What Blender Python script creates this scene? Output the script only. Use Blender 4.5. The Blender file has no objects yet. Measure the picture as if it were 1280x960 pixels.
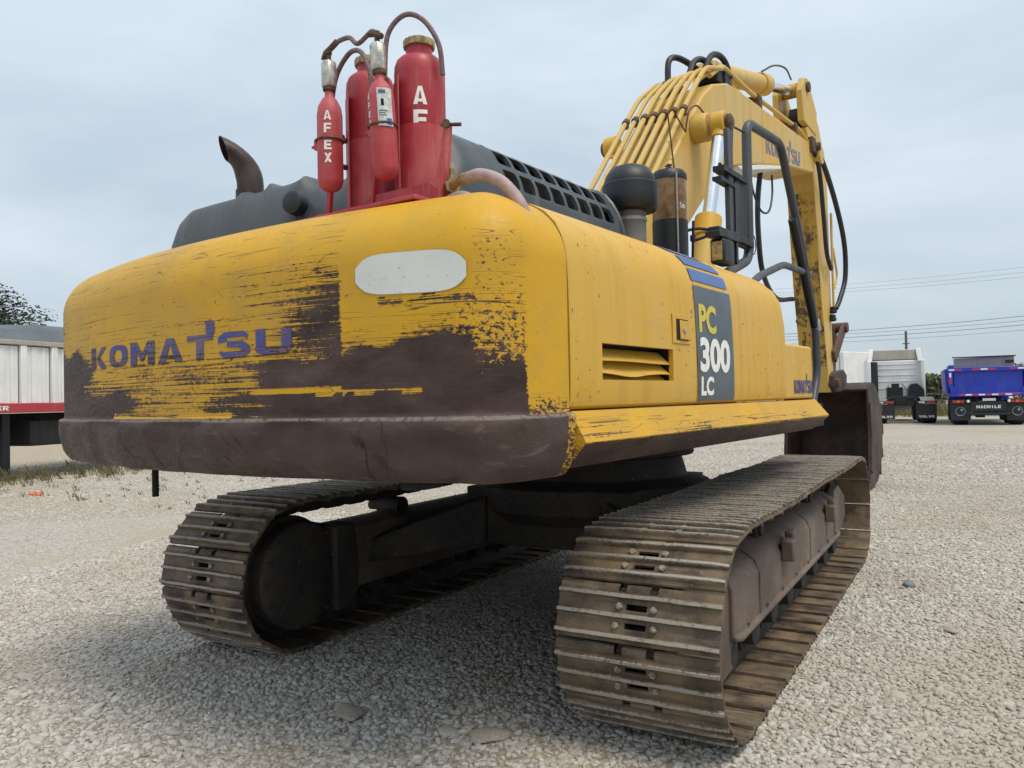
import bpy, bmesh, math, random
import numpy as np
from mathutils import Vector, Matrix, noise as mnoise
random.seed(7); RNG = np.random.default_rng(11)
scene = bpy.context.scene
C = scene.collection
PI = math.pi
# ---------------------------------------------------------------- camera
cam_data = bpy.data.cameras.new('camera'); cam = bpy.data.objects.new('camera', cam_data); C.objects.link(cam)
cam_data.sensor_width = 36.0; cam_data.lens = 27.60; cam_data.clip_end = 3000; cam_data.clip_start = 0.05
_yaw, _pit, _rol = math.radians(30.496), math.radians(1.084), math.radians(-1.244)
_fw = Vector((-math.sin(_yaw)*math.cos(_pit), math.cos(_yaw)*math.cos(_pit), math.sin(_pit)))
_r = Vector((math.cos(_yaw), math.sin(_yaw), 0)); _u = _r.cross(_fw)
_r2 = _r*math.cos(_rol)+_u*math.sin(_rol); _u2 = -_r*math.sin(_rol)+_u*math.cos(_rol)
_m = Matrix((( _r2.x,_u2.x,-_fw.x,2.484),(_r2.y,_u2.y,-_fw.y,-5.359),(_r2.z,_u2.z,-_fw.z,1.467),(0,0,0,1)))
cam.matrix_world = _m; scene.camera = cam
# ---------------------------------------------------------------- world: overcast daylight
SUN_EL, SUN_AZ = math.radians(64), math.radians(108)     # azimuth measured from +Y (forward) towards +X (right)
world = bpy.data.worlds.new('World'); scene.world = world; world.use_nodes = True
wn = world.node_tree; wn.nodes.clear()
def wnode(t, **k):
    n = wn.nodes.new(t)
    for a, v in k.items(): setattr(n, a, v)
    return n
w_out = wnode('ShaderNodeOutputWorld'); w_bg = wnode('ShaderNodeBackground')
w_sky = wnode('ShaderNodeTexSky', sky_type='NISHITA', sun_disc=False, sun_elevation=SUN_EL, sun_rotation=SUN_AZ)
w_tc = wnode('ShaderNodeTexCoord'); w_map = wnode('ShaderNodeMapping'); w_map.inputs['Scale'].default_value = (1.0, 1.0, 3.2)
w_n1 = wnode('ShaderNodeTexNoise'); w_n1.inputs['Scale'].default_value = 2.1; w_n1.inputs['Detail'].default_value = 6; w_n1.inputs['Roughness'].default_value = .52
w_n1.inputs['Distortion'].default_value = .35
w_rmp = wnode('ShaderNodeValToRGB')
w_rmp.color_ramp.elements[0].position = .36; w_rmp.color_ramp.elements[0].color = (3.65, 4.3, 4.85, 1)
w_rmp.color_ramp.elements[1].position = .66; w_rmp.color_ramp.elements[1].color = (4.95, 5.5, 6.0, 1)
w_mix = wnode('ShaderNodeMix', data_type='RGBA'); w_mix.inputs['Factor'].default_value = .90
wn.links.new(w_tc.outputs['Generated'], w_map.inputs['Vector']); wn.links.new(w_map.outputs[0], w_n1.inputs['Vector'])
wn.links.new(w_n1.outputs['Fac'], w_rmp.inputs['Fac'])
wn.links.new(w_sky.outputs[0], w_mix.inputs['A']); wn.links.new(w_rmp.outputs[0], w_mix.inputs['B'])
w_sep = wnode('ShaderNodeSeparateXYZ'); wn.links.new(w_tc.outputs['Generated'], w_sep.inputs[0])       # overcast sky: brighter towards the zenith
w_cl = wnode('ShaderNodeMath', operation='MAXIMUM'); w_cl.inputs[1].default_value = 0.; wn.links.new(w_sep.outputs['Z'], w_cl.inputs[0])
w_ma = wnode('ShaderNodeMath', operation='MULTIPLY_ADD'); w_ma.inputs[1].default_value = .50; w_ma.inputs[2].default_value = .80; wn.links.new(w_cl.outputs[0], w_ma.inputs[0])
w_vs = wnode('ShaderNodeVectorMath', operation='SCALE'); wn.links.new(w_mix.outputs['Result'], w_vs.inputs[0]); wn.links.new(w_ma.outputs[0], w_vs.inputs['Scale'])
wn.links.new(w_vs.outputs[0], w_bg.inputs['Color']); w_bg.inputs['Strength'].default_value = .10
wn.links.new(w_bg.outputs[0], w_out.inputs[0])
sun_d = bpy.data.lights.new('sun', 'SUN'); sun_d.energy = 1.5; sun_d.angle = math.radians(28); sun_d.color = (1, .91, .78)
sun = bpy.data.objects.new('sun', sun_d); C.objects.link(sun)
sd = Vector((math.sin(SUN_AZ)*math.cos(SUN_EL), math.cos(SUN_AZ)*math.cos(SUN_EL), math.sin(SUN_EL)))
sun.rotation_euler = sd.to_track_quat('Z', 'Y').to_euler()
vs = scene.view_settings; vs.view_transform = 'Standard'; vs.look = 'None'; vs.exposure = 0.75; vs.gamma = 1; vs.use_curve_mapping = False
scene.cycles.max_bounces = 6; scene.cycles.diffuse_bounces = 3; scene.cycles.glossy_bounces = 3; scene.cycles.transmission_bounces = 5
# ================================================================ materials
MATS = {}
class NT:
    """tiny helper round a node tree"""
    def __init__(s, name):
        s.mat = bpy.data.materials.new(name); s.mat.use_nodes = True; s.t = s.mat.node_tree; s.t.nodes.clear()
        s.out = s.t.nodes.new('ShaderNodeOutputMaterial'); s.b = s.t.nodes.new('ShaderNodeBsdfPrincipled')
        s.t.links.new(s.b.outputs[0], s.out.inputs[0])
    def n(s, ty, **k):
        nd = s.t.nodes.new(ty)
        for a, v in k.items(): setattr(nd, a, v)
        return nd
    def l(s, a, b): s.t.links.new(a, b)
    def val(s, inp, v):
        if isinstance(v, (int, float)): inp.default_value = v
        elif isinstance(v, tuple): inp.default_value = v if len(v) == 4 else v+(1,)
        else: s.l(v, inp)
    def coords(s, scale=(1, 1, 1), kind='Object', rnd=0.0):
        tc = s.n('ShaderNodeTexCoord'); mp = s.n('ShaderNodeMapping'); mp.inputs['Scale'].default_value = scale
        s.l(tc.outputs[kind], mp.inputs['Vector'])
        if rnd:
            oi = s.n('ShaderNodeObjectInfo'); m = s.n('ShaderNodeMath', operation='MULTIPLY'); m.inputs[1].default_value = rnd
            s.l(oi.outputs['Random'], m.inputs[0]); cx = s.n('ShaderNodeCombineXYZ')
            s.l(m.outputs[0], cx.inputs[0]); s.l(m.outputs[0], cx.inputs[1]); s.l(m.outputs[0], cx.inputs[2])
            s.l(cx.outputs[0], mp.inputs['Location'])
        return mp.outputs[0]
    def noise(s, vec, scale, detail=4, rough=.55, dist=0):
        nd = s.n('ShaderNodeTexNoise'); nd.inputs['Scale'].default_value = scale; nd.inputs['Detail'].default_value = detail
        nd.inputs['Roughness'].default_value = rough; nd.inputs['Distortion'].default_value = dist; s.l(vec, nd.inputs['Vector'])
        return nd.outputs['Fac']
    def ramp(s, fac, stops):
        nd = s.n('ShaderNodeValToRGB'); cr = nd.color_ramp
        while len(cr.elements) < len(stops): cr.elements.new(.5)
        for e, (p, c) in zip(cr.elements, stops):
            e.position = p; e.color = c if len(c) == 4 else tuple(c)+(1,)
        s.l(fac, nd.inputs[0]); return nd.outputs[0]
    def mr(s, fac, a, b, c=0., d=1.):
        nd = s.n('ShaderNodeMapRange', interpolation_type='SMOOTHSTEP')
        for i, v in enumerate((None, a, b, c, d)):
            if v is not None: s.val(nd.inputs[i], v)
        s.l(fac, nd.inputs[0]); return nd.outputs[0]
    def math(s, op, a, b=0.):
        nd = s.n('ShaderNodeMath', operation=op); s.val(nd.inputs[0], a); s.val(nd.inputs[1], b); return nd.outputs[0]
    def mix(s, fac, a, b):
        nd = s.n('ShaderNodeMix', data_type='RGBA'); s.val(nd.inputs['Factor'], fac); s.val(nd.inputs['A'], a); s.val(nd.inputs['B'], b)
        return nd.outputs['Result']
    def attr(s, name):
        nd = s.n('ShaderNodeAttribute'); nd.attribute_name = name; return nd.outputs['Fac']
    def bump(s, h, strength=.3, dist=.01):
        nd = s.n('ShaderNodeBump'); nd.inputs['Strength'].default_value = strength; nd.inputs['Distance'].default_value = dist
        s.l(h, nd.inputs['Height']); s.l(nd.outputs[0], s.b.inputs['Normal'])
    def fin(s, col, rough=.5, metal=0., spec=None):
        s.val(s.b.inputs['Base Color'], col); s.val(s.b.inputs['Roughness'], rough); s.val(s.b.inputs['Metallic'], metal)
        if spec is not None: s.b.inputs['Specular IOR Level'].default_value = spec
        return s.mat
RUST = (.095, .058, .045)
def paint(name, col, faded, chips=.62, rough=.42, scale=1.0, chip_col=RUST, dirt=(.25, .19, .11), dirtamt=.35, rnd=0., streak=True, scratch=0.):
    """old machine paint: fading in blotches, vertical dust streaks, small rust chips"""
    t = NT(name); o = t.coords(rnd=rnd)
    f1 = t.noise(o, 1.6*scale, 5); base = t.mix(t.mr(f1, .35, .68), col, faded)
    sv = t.coords((9*scale, 9*scale, .9*scale), rnd=rnd); st = t.noise(sv, 1.0, 4)
    base = t.mix(t.math('MULTIPLY', t.mr(st, .5, .75), dirtamt), base, dirt)
    c1 = t.noise(o, 34*scale, 3, .6); c2 = t.noise(o, 2.3*scale, 3)
    ch = t.math('ADD', c1, t.math('MULTIPLY', c2, .35))
    chm = t.mr(ch, chips+.175, chips+.205)
    c = t.mix(chm, base, chip_col)
    if scratch:
        for rot, sc_, w_ in ((.5, (1, 7, 5), .004), (-.9, (1, 5, 9), .003), (1.35, (1, 9, 2.2), .005)):
            tc_ = t.n('ShaderNodeTexCoord'); mp_ = t.n('ShaderNodeMapping'); mp_.inputs['Rotation'].default_value = (rot, 0, 0); mp_.inputs['Scale'].default_value = sc_; t.l(tc_.outputs['Object'], mp_.inputs['Vector'])
            n_ = t.noise(mp_.outputs[0], 1., 2, .5, .1); ln = t.mr(t.math('ABSOLUTE', t.math('SUBTRACT', n_, .5)), w_, w_*.3)
            gate = t.mr(t.noise(o, 4.2+rot, 4, .65), .58, .63); gate2 = t.mr(t.noise(o, 26, 2), .46, .54)
            c = t.mix(t.math('MULTIPLY', t.math('MULTIPLY', ln, t.math('MULTIPLY', gate, gate2)), scratch), c, (.13, .07, .03))
        smu = t.noise(t.coords((2, 2, 5)), 1.3, 5, .7, .5); c = t.mix(t.math('MULTIPLY', t.mr(smu, .55, .75), .22), c, (.40, .27, .10))
    r = t.mr(st, .35, .75, rough-.08, rough+.2)
    t.bump(t.math('ADD', t.math('MULTIPLY', t.noise(o, 3.2*scale, 4, .6), 1.4), t.math('MULTIPLY', chm, -.15)), .16, .012)
    return t.fin(c, r)
M = {}
M['yellow'] = paint('yellow_paint', (.62, .345, .022), (.60, .36, .045), chips=.695, rough=.45, dirtamt=.20, scratch=.85)
M['boom'] = paint('faded_yellow_paint', (.58, .36, .065), (.56, .39, .12), chips=.72, dirt=(.3, .24, .15), dirtamt=.22, scale=.8, rough=.5)
t = NT('grimy_yellow_paint'); o = t.coords(); vs2 = t.coords((14, 14, 1.6)); g1 = t.noise(vs2, 1., 6, .7, .4); g2 = t.noise(o, 3.5, 6, .7, .8); g3 = t.noise(o, 22, 5, .7)
gr = t.math('ADD', t.math('MULTIPLY', g1, .6), t.math('ADD', t.math('MULTIPLY', g2, .7), t.math('MULTIPLY', g3, .5)))
M['armdirty'] = t.fin(t.mix(t.mr(gr, .86, .98), t.mix(t.mr(g2, .35, .65), (.50, .29, .035), (.44, .27, .06)), (.09, .05, .018)), .65); t.bump(gr, .3, .01)
M['grey'] = paint('grey_hood_paint', (.040, .050, .058), (.060, .072, .082), chips=.68, rough=.42, dirt=(.2, .2, .19), dirtamt=.3, chip_col=(.03, .03, .03))
M['red'] = paint('red_paint', (.36, .022, .035), (.42, .05, .065), chips=.68, rough=.48, scale=3, chip_col=(.09, .04, .03), dirt=(.36, .16, .14), dirtamt=.55)
M['redmatte'] = paint('dusty_red_paint', (.40, .035, .045), (.45, .085, .09), chips=.70, rough=.55, scale=3, chip_col=(.2, .08, .06), dirt=(.45, .25, .22), dirtamt=.35)
M['black'] = paint('black_paint', (.006, .0065, .008), (.010, .0105, .012), chips=.75, rough=.5, dirt=(.025, .025, .026), dirtamt=.3)
M['greyrail'] = paint('grey_rail_paint', (.04, .046, .054), (.06, .065, .072), chips=.72, rough=.45, dirt=(.15, .15, .14), dirtamt=.3)
M['darkframe'] = paint('dark_frame_paint', (.008, .008, .01), (.014, .013, .013), chips=.7, rough=.8, dirt=(.03, .025, .02), dirtamt=.4)
M['white'] = paint('white_truck_paint', (.80, .80, .78), (.72, .72, .70), chips=.735, rough=.4, dirt=(.5, .47, .42), dirtamt=.25, chip_col=(.25, .12, .07))
M['cream'] = paint('beige_paint', (.36, .33, .27), (.4, .37, .31), chips=.72, rough=.6, dirt=(.2, .18, .15), dirtamt=.3)
M['blue'] = paint('blue_truck_paint', (.012, .03, .36), (.015, .045, .42), chips=.72, rough=.35, dirt=(.08, .09, .28), dirtamt=.35, chip_col=(.2, .15, .15))
M['redrail'] = paint('red_trailer_rail', (.42, .03, .05), (.40, .05, .06), chips=.68, rough=.45, dirt=(.3, .14, .12), dirtamt=.4)
M['tarp'] = paint('grey_tarpaulin', (.10, .115, .13), (.075, .085, .098), chips=.75, rough=.55, dirt=(.16, .17, .18), dirtamt=.3)
def simple(name, col, rough=.5, metal=0., var=.25, scale=12., bump=.1, rnd=0.):
    t = NT(name); o = t.coords(rnd=rnd); f = t.noise(o, scale, 5)
    dk = tuple(c*(1-var) for c in col); lt = tuple(min(1, c*(1+var)) for c in col)
    t.bump(f, bump, .01); return t.fin(t.mix(t.mr(f, .3, .7), dk, lt), rough, metal)
M['rubber'] = simple('black_hose_rubber', (.014, .015, .017), .42, 0, .4, 20)
M['tyre'] = simple('tyre_rubber', (.022, .021, .02), .8, 0, .4, 25)
M['chrome'] = simple('chrome_rod', (.75, .76, .78), .16, 1.0, .06, 8, .02)
M['steel'] = simple('valve_steel', (.50, .47, .40), .38, .9, .3, 30, .15)
M['brass'] = simple('dull_brass', (.36, .27, .13), .5, .6, .35, 40, .2)
M['hosepink'] = simple('dusty_pink_hose', (.36, .26, .25), .6, 0, .18, 16)
M['hosebrown'] = simple('brown_braided_hose', (.17, .105, .105), .65, 0, .3, 60, .3)
M['rustclamp'] = simple('rusty_clamp_steel', (.11, .065, .045), .7, .3, .45, 40, .3)
M['exhaust'] = simple('heat_stained_exhaust', (.062, .047, .044), .5, .55, .35, 9, .1)
M['plasticgrey'] = simple('grey_plastic_pipe', (.16, .16, .155), .55, 0, .15, 12)
M['plasticblack'] = simple('dark_plastic', (.012, .015, .019), .48, 0, .2, 12)
M['dark'] = simple('cavity_shade_black', (.006, .006, .007), .9, 0, .3, 8)  # near-black that paints the shade inside openings; also sticker ink
M['offwhite'] = simple('chalky_white', (.72, .73, .70), .6, 0, .08, 20)
M['letterwhite'] = simple('white_lettering', (.78, .77, .74), .5, 0, .08, 30)
M['letteryellow'] = simple('yellow_lettering', (.60, .48, .05), .5, 0, .06, 30)
M['decalgrey'] = simple('slate_decal', (.07, .095, .115), .42, 0, .14, 5, .02)
M['decalblue'] = simple('blue_decal', (.055, .12, .33), .42, 0, .1, 5, .02)
M['letterblue'] = simple('navy_lettering', (.035, .045, .20), .5, 0, .2, 30)
M['boomletter'] = simple('weathered_navy_lettering', (.17, .18, .25), .6, 0, .3, 30)
M['glasslens'] = simple('red_tail_lens', (.45, .03, .02), .25, 0, .2, 20)
M['reflwhite'] = simple('white_reflective_tape', (.8, .8, .8), .35, 0, .05, 20)
M['reflred'] = simple('red_reflective_tape', (.55, .03, .07), .35, 0, .1, 20)
M['sticker'] = simple('faded_paper_sticker', (.55, .56, .56), .6, 0, .25, 60)
M['galv'] = simple('galvanised_steel', (.36, .37, .37), .5, .5, .2, 20)
M['wire'] = simple('overhead_cable', (.10, .11, .12), .6, 0, .1, 5)
M['wood'] = simple('weathered_post', (.12, .10, .08), .85, 0, .3, 8, .3)
M['orange'] = simple('orange_rag', (.6, .13, .04), .8, 0, .3, 20, .3)
M['mirrorglass'] = simple('mirror_glass', (.35, .38, .40), .08, .9, .05, 4, .0)
M['windowglass'] = simple('dark_window_glass', (.02, .025, .028), .06, 0, .1, 4, .0)
def m_track(name, tint=1.0):
    t = NT(name); o = t.coords(rnd=17.)
    a = t.noise(o, 6, 6, .6); b = t.noise(t.coords((6, 60, 60), rnd=9.), 1, 4); f = t.noise(o, 70, 4, .65)
    base = t.ramp(a, [(.30, (.022, .015, .011)), (.44, (.075, .05, .033)), (.57, (.165, .115, .07)), (.72, (.24, .155, .075))])
    oi_ = t.n('ShaderNodeObjectInfo'); base = t.mix(t.mr(oi_.outputs['Random'], .1, .9, 0., .55), base, t.mix(a, (.03, .022, .017), (.20, .145, .085)))
    dz_ = t.noise(t.coords((3, 26, 26), rnd=5.), 1, 5, .65); base = t.mix(t.math('MULTIPLY', t.mr(dz_, .52, .70), .6), base, (.25, .205, .155))
    w = t.attr('worn'); wm = t.mr(t.math('ADD', t.math('MULTIPLY', w, .75), t.math('MULTIPLY', f, .9)), .88, 1.12)
    c = t.mix(wm, base, (.36, .325, .28)); sp = t.mr(f, .63, .70); c = t.mix(t.math('MULTIPLY', sp, .55), c, (.36, .32, .27))
    t.bump(t.math('ADD', f, t.math('MULTIPLY', b, .8)), .45, .006)
    return t.fin(c, t.mr(f, .3, .7, .5, .8), t.math('MULTIPLY', wm, .35))
M['track'] = m_track('worn_track_steel')
def m_dirtsteel(name, a, b, c_, scale=3.):
    t = NT(name); o = t.coords(); f = t.noise(o, scale, 6, .6); g = t.noise(o, scale*12, 4, .65)
    base = t.ramp(f, [(.3, a), (.5, b), (.7, c_)]); base = t.mix(t.math('MULTIPLY', t.mr(g, .6, .75), .5), base, (.26, .2, .14))
    t.bump(t.math('ADD', f, t.math('MULTIPLY', g, .4)), .35, .012); return t.fin(base, t.mr(g, .3, .7, .6, .85))
M['frame'] = m_dirtsteel('muddy_track_frame', (.075, .052, .042), (.125, .09, .072), (.19, .145, .105), 2.2)
M['frameshade'] = m_dirtsteel('shade_dark_muddy_steel', (.012, .010, .009), (.028, .022, .018), (.055, .042, .032), 3)  # greasy mud colour, darkened further for the shade under the machine
M['bucket'] = m_dirtsteel('scraped_bucket_steel', (.020, .013, .010), (.052, .032, .025), (.10, .066, .052), 2.5)
# ---- counterweight paint: streaked wear driven by the 'wear' attribute
def m_cw(name, paint_a, paint_b, amp=1.):
    t = NT(name); tc = t.n('ShaderNodeUVMap'); tc.uv_map = 'UVMap'
    def uvn(sc, scale, det, rough=.6, dist=0., rot=1.2):
        mp = t.n('ShaderNodeMapping'); mp.inputs['Scale'].default_value = sc; t.l(tc.outputs[0], mp.inputs['Vector'])
        mp.inputs['Rotation'].default_value = (0, 0, math.radians(rot)); return t.noise(mp.outputs[0], scale, det, rough, dist)
    s1 = uvn((.9, 78, 1), 1., 5, .68, .05); s2 = uvn((2.2, 260, 1), 1., 3, .6, .03, -.8); s3 = uvn((46, 62, 1), 1., 5, .68); ph = uvn((4, 7, 1), 1., 4, .6)
    c0 = lambda v, k: t.math('MULTIPLY', t.math('SUBTRACT', v, .5), k)
    streak = t.math('ADD', t.math('ADD', c0(s1, 1.9), c0(s2, 1.3)), c0(s3, 1.0))
    chips = t.math('ADD', c0(s3, 2.6), c0(s2, .5))
    cm = t.n('ShaderNodeMix', data_type='FLOAT'); t.l(t.attr('chip'), cm.inputs['Factor']); t.l(streak, cm.inputs['A']); t.l(chips, cm.inputs['B'])
    st = t.math('ADD', cm.outputs['Result'], c0(ph, .8))
    w = t.attr('wear'); k = t.math('ADD', w, t.math('MULTIPLY', st, amp)); mask = t.mr(k, .48, .535)
    # long hairline scratches where the wear field allows them
    def hair(sc, width, rot, br):
        n_ = uvn(sc, 1., 2, .5, .15, rot); d = t.math('ABSOLUTE', t.math('SUBTRACT', n_, .5)); ln = t.mr(d, width, width*.4)
        return t.math('MULTIPLY', ln, t.mr(uvn((br, 30, 1), 1., 3, .6, 0, rot), .50, .56))
    hs = t.math('MAXIMUM', t.math('MAXIMUM', hair((.45, 22, 1), .0085, .8, 1.6), hair((.6, 34, 1), .010, -1.4, 2.2)), hair((1.6, 9, 1), .0035, 9., 3.))
    hs = t.math('MULTIPLY', hs, t.mr(w, -.10, .10)); mask2 = t.math('MAXIMUM', mask, t.math('MULTIPLY', hs, .9))
    halo = t.mr(k, .28, .52)
    f = uvn((2.2, 2.2, 1), 1., 4); yel = t.mix(t.mr(f, .38, .66), paint_a, paint_b)
    yel = t.mix(t.math('MULTIPLY', halo, .5), yel, (.40, .20, .03))
    yel = t.mix(t.math('MULTIPLY', t.mr(uvn((3, 1.2, 1), 1., 5), .48, .72), .35), yel, (.34, .225, .07))
    yel = t.mix(t.math('MULTIPLY', t.mr(uvn((60, 60, 1), 1., 2), .66, .72), .5), yel, (.22, .13, .04))
    br = t.ramp(uvn((3.0, 6, 1), 1., 7, .66, .3), [(.28, (.022, .0135, .012)), (.45, (.047, .028, .0235)), (.58, (.075, .046, .039)), (.75, (.115, .078, .066))])
    hl = t.mr(uvn((7, 150, 1), 1., 4, .65), .60, .74); br = t.mix(t.math('MULTIPLY', hl, .30), br, (.19, .155, .135))
    gl = t.mr(uvn((9, 14, 1), 1., 5, .7), .66, .74); br = t.mix(t.math('MULTIPLY', gl, .35), br, (.14, .10, .07))
    bd = t.attr('band'); br = t.mix(t.math('MULTIPLY', bd, .40), br, (.085, .060, .051))
    sc_ = uvn((5, 16, 1), 1., 6, .7, .6, 14.); br = t.mix(t.math('MULTIPLY', bd, t.math('MULTIPLY', t.mr(sc_, .56, .68), .55)), br, (.15, .115, .098))
    ck = t.math('ABSOLUTE', t.math('SUBTRACT', uvn((2.6, 1.9, 1), 1., 3, .55, .8, 20.), .5)); ckm = t.math('MULTIPLY', t.math('MULTIPLY', bd, t.mr(ck, .008, .002)), t.mr(uvn((1.7, 2.3, 1), 1., 3, .6, 0, 50.), .52, .60)); br = t.mix(t.math('MULTIPLY', ckm, .7), br, (.008, .006, .005))
    st2 = uvn((4.2, 5.2, 1), 1., 4, .6, 1.2); br = t.mix(t.math('MULTIPLY', bd, t.math('MULTIPLY', t.mr(st2, .60, .70), .6)), br, (.022, .015, .013))
    c = t.mix(mask2, yel, br)
    edge = t.attr('edge'); em = t.math('MULTIPLY', edge, t.mr(s3, .34, .56)); c = t.mix(em, c, (.20, .165, .145))  # pale highlight along the ledge, put into the colour
    t.bump(t.math('ADD', t.math('MULTIPLY', mask2, -.35), t.math('ADD', t.math('ADD', t.math('MULTIPLY', uvn((6, 8, 1), 1., 6, .62), 1.0), t.math('MULTIPLY', bd, t.math('MULTIPLY', uvn((3.4, 5, 1), 1., 5, .6, 1.), 3.2))), t.math('MULTIPLY', t.math('MULTIPLY', s2, mask2), .3))), .34, .009)
    return t.fin(c, t.mix(mask2, t.mr(s3, .3, .7, .40, .56), t.mr(s3, .3, .7, .40, .66)), 0, .25)
M['cw'] = m_cw('scraped_yellow_counterweight', (.60, .33, .014), (.52, .30, .030))
M['cwblue'] = m_cw('scraped_blue_lettering', (.045, .055, .26), (.07, .08, .27))
M['cwwhite'] = m_cw('chalky_white_patch', (.66, .67, .65), (.60, .61, .59), .45)
# ---- clear dust bowl
t = NT('smoked_clear_plastic'); o = t.coords(); f = t.noise(o, 9, 4)
t.b.inputs['Transmission Weight'].default_value = .55; t.b.inputs['IOR'].default_value = 1.3
M['bowl'] = t.fin(t.mix(t.mr(f, .35, .65), (.30, .15, .06), (.52, .36, .20)), .22)
# ---- ground
t = NT('gravel_ground'); tc = t.coords()
big = t.noise(tc, .22, 5, .6); mid = t.noise(tc, 2.2, 5, .6)
def vor(scale, vec):
    v = t.n('ShaderNodeTexVoronoi'); v.inputs['Scale'].default_value = scale; t.l(vec, v.inputs['Vector']); return v
v1 = vor(42, tc); v2 = vor(17, tc)
stone = t.ramp(v1.outputs['Color'], [(.0, (.25, .225, .19)), (.5, (.44, .405, .355)), (1, (.64, .60, .53))])
dirt = t.mix(mid, (.31, .25, .175), (.44, .375, .28))
gap = t.mr(v1.outputs['Distance'], .35, .75); stone = t.mix(t.math('MULTIPLY', gap, .75), stone, (.30, .265, .22))
sx_ = t.n('ShaderNodeSeparateXYZ'); t.l(tc, sx_.inputs[0]); lot = t.mr(t.math('ADD', sx_.outputs[0], t.math('MULTIPLY', mid, 5.)), -8., -11.5)       # bare dirt where the trailers stand
M_ground_col = t.mix(t.math('MAXIMUM', t.math('MULTIPLY', lot, .85), t.mr(t.math('ADD', big, t.math('MULTIPLY', mid, .35)), .62, .84)), stone, dirt)
t.bump(t.math('ADD', t.math('MULTIPLY', t.math('SUBTRACT', 1., v1.outputs['Distance']), .8), t.math('MULTIPLY', v2.outputs['Distance'], .3)), .8, .02)
M['ground'] = t.fin(M_ground_col, .92, 0, .2)
t = NT('pebble'); oi = t.n('ShaderNodeObjectInfo'); o = t.coords(); f = t.noise(o, 60, 3)
pc = t.ramp(oi.outputs['Random'], [(0, (.28, .255, .22)), (.25, (.42, .39, .345)), (.5, (.50, .47, .42)), (.72, (.57, .54, .485)), (.86, (.46, .41, .345)), (.94, (.35, .35, .34)), (1, (.70, .67, .62))])
mp_ = t.n('ShaderNodeVectorMath', operation='SCALE'); mp_.inputs['Scale'].default_value = .55; t.l(oi.outputs['Location'], mp_.inputs[0])
dn = t.noise(mp_.outputs[0], 1., 5, .6); pc = t.mix(t.math('MULTIPLY', t.mr(dn, .42, .66), .7), pc, (.37, .32, .262))
M['pebble'] = t.fin(t.mix(t.math('MULTIPLY', f, .35), pc, (.36, .325, .28)), .85, 0, .25)
M['stone_blue'] = simple('bluish_stone', (.17, .185, .19), .8, 0, .25, 25, .3)
M['stone_tan'] = simple('tan_stone', (.33, .29, .24), .85, 0, .25, 18, .3)
def leafmat(name, a, b):
    t = NT(name); g = t.n('ShaderNodeNewGeometry'); c = t.mix(g.outputs['Random Per Island'], a, b)
    m = t.fin(c, .65, 0, .3); return m
M['leafdark'] = leafmat('cypress_foliage', (.010, .022, .012), (.032, .05, .026))
M['leafmid'] = leafmat('bush_foliage', (.075, .09, .045), (.16, .17, .085))
M['weed'] = leafmat('dry_weeds', (.09, .10, .04), (.27, .22, .11))
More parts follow.
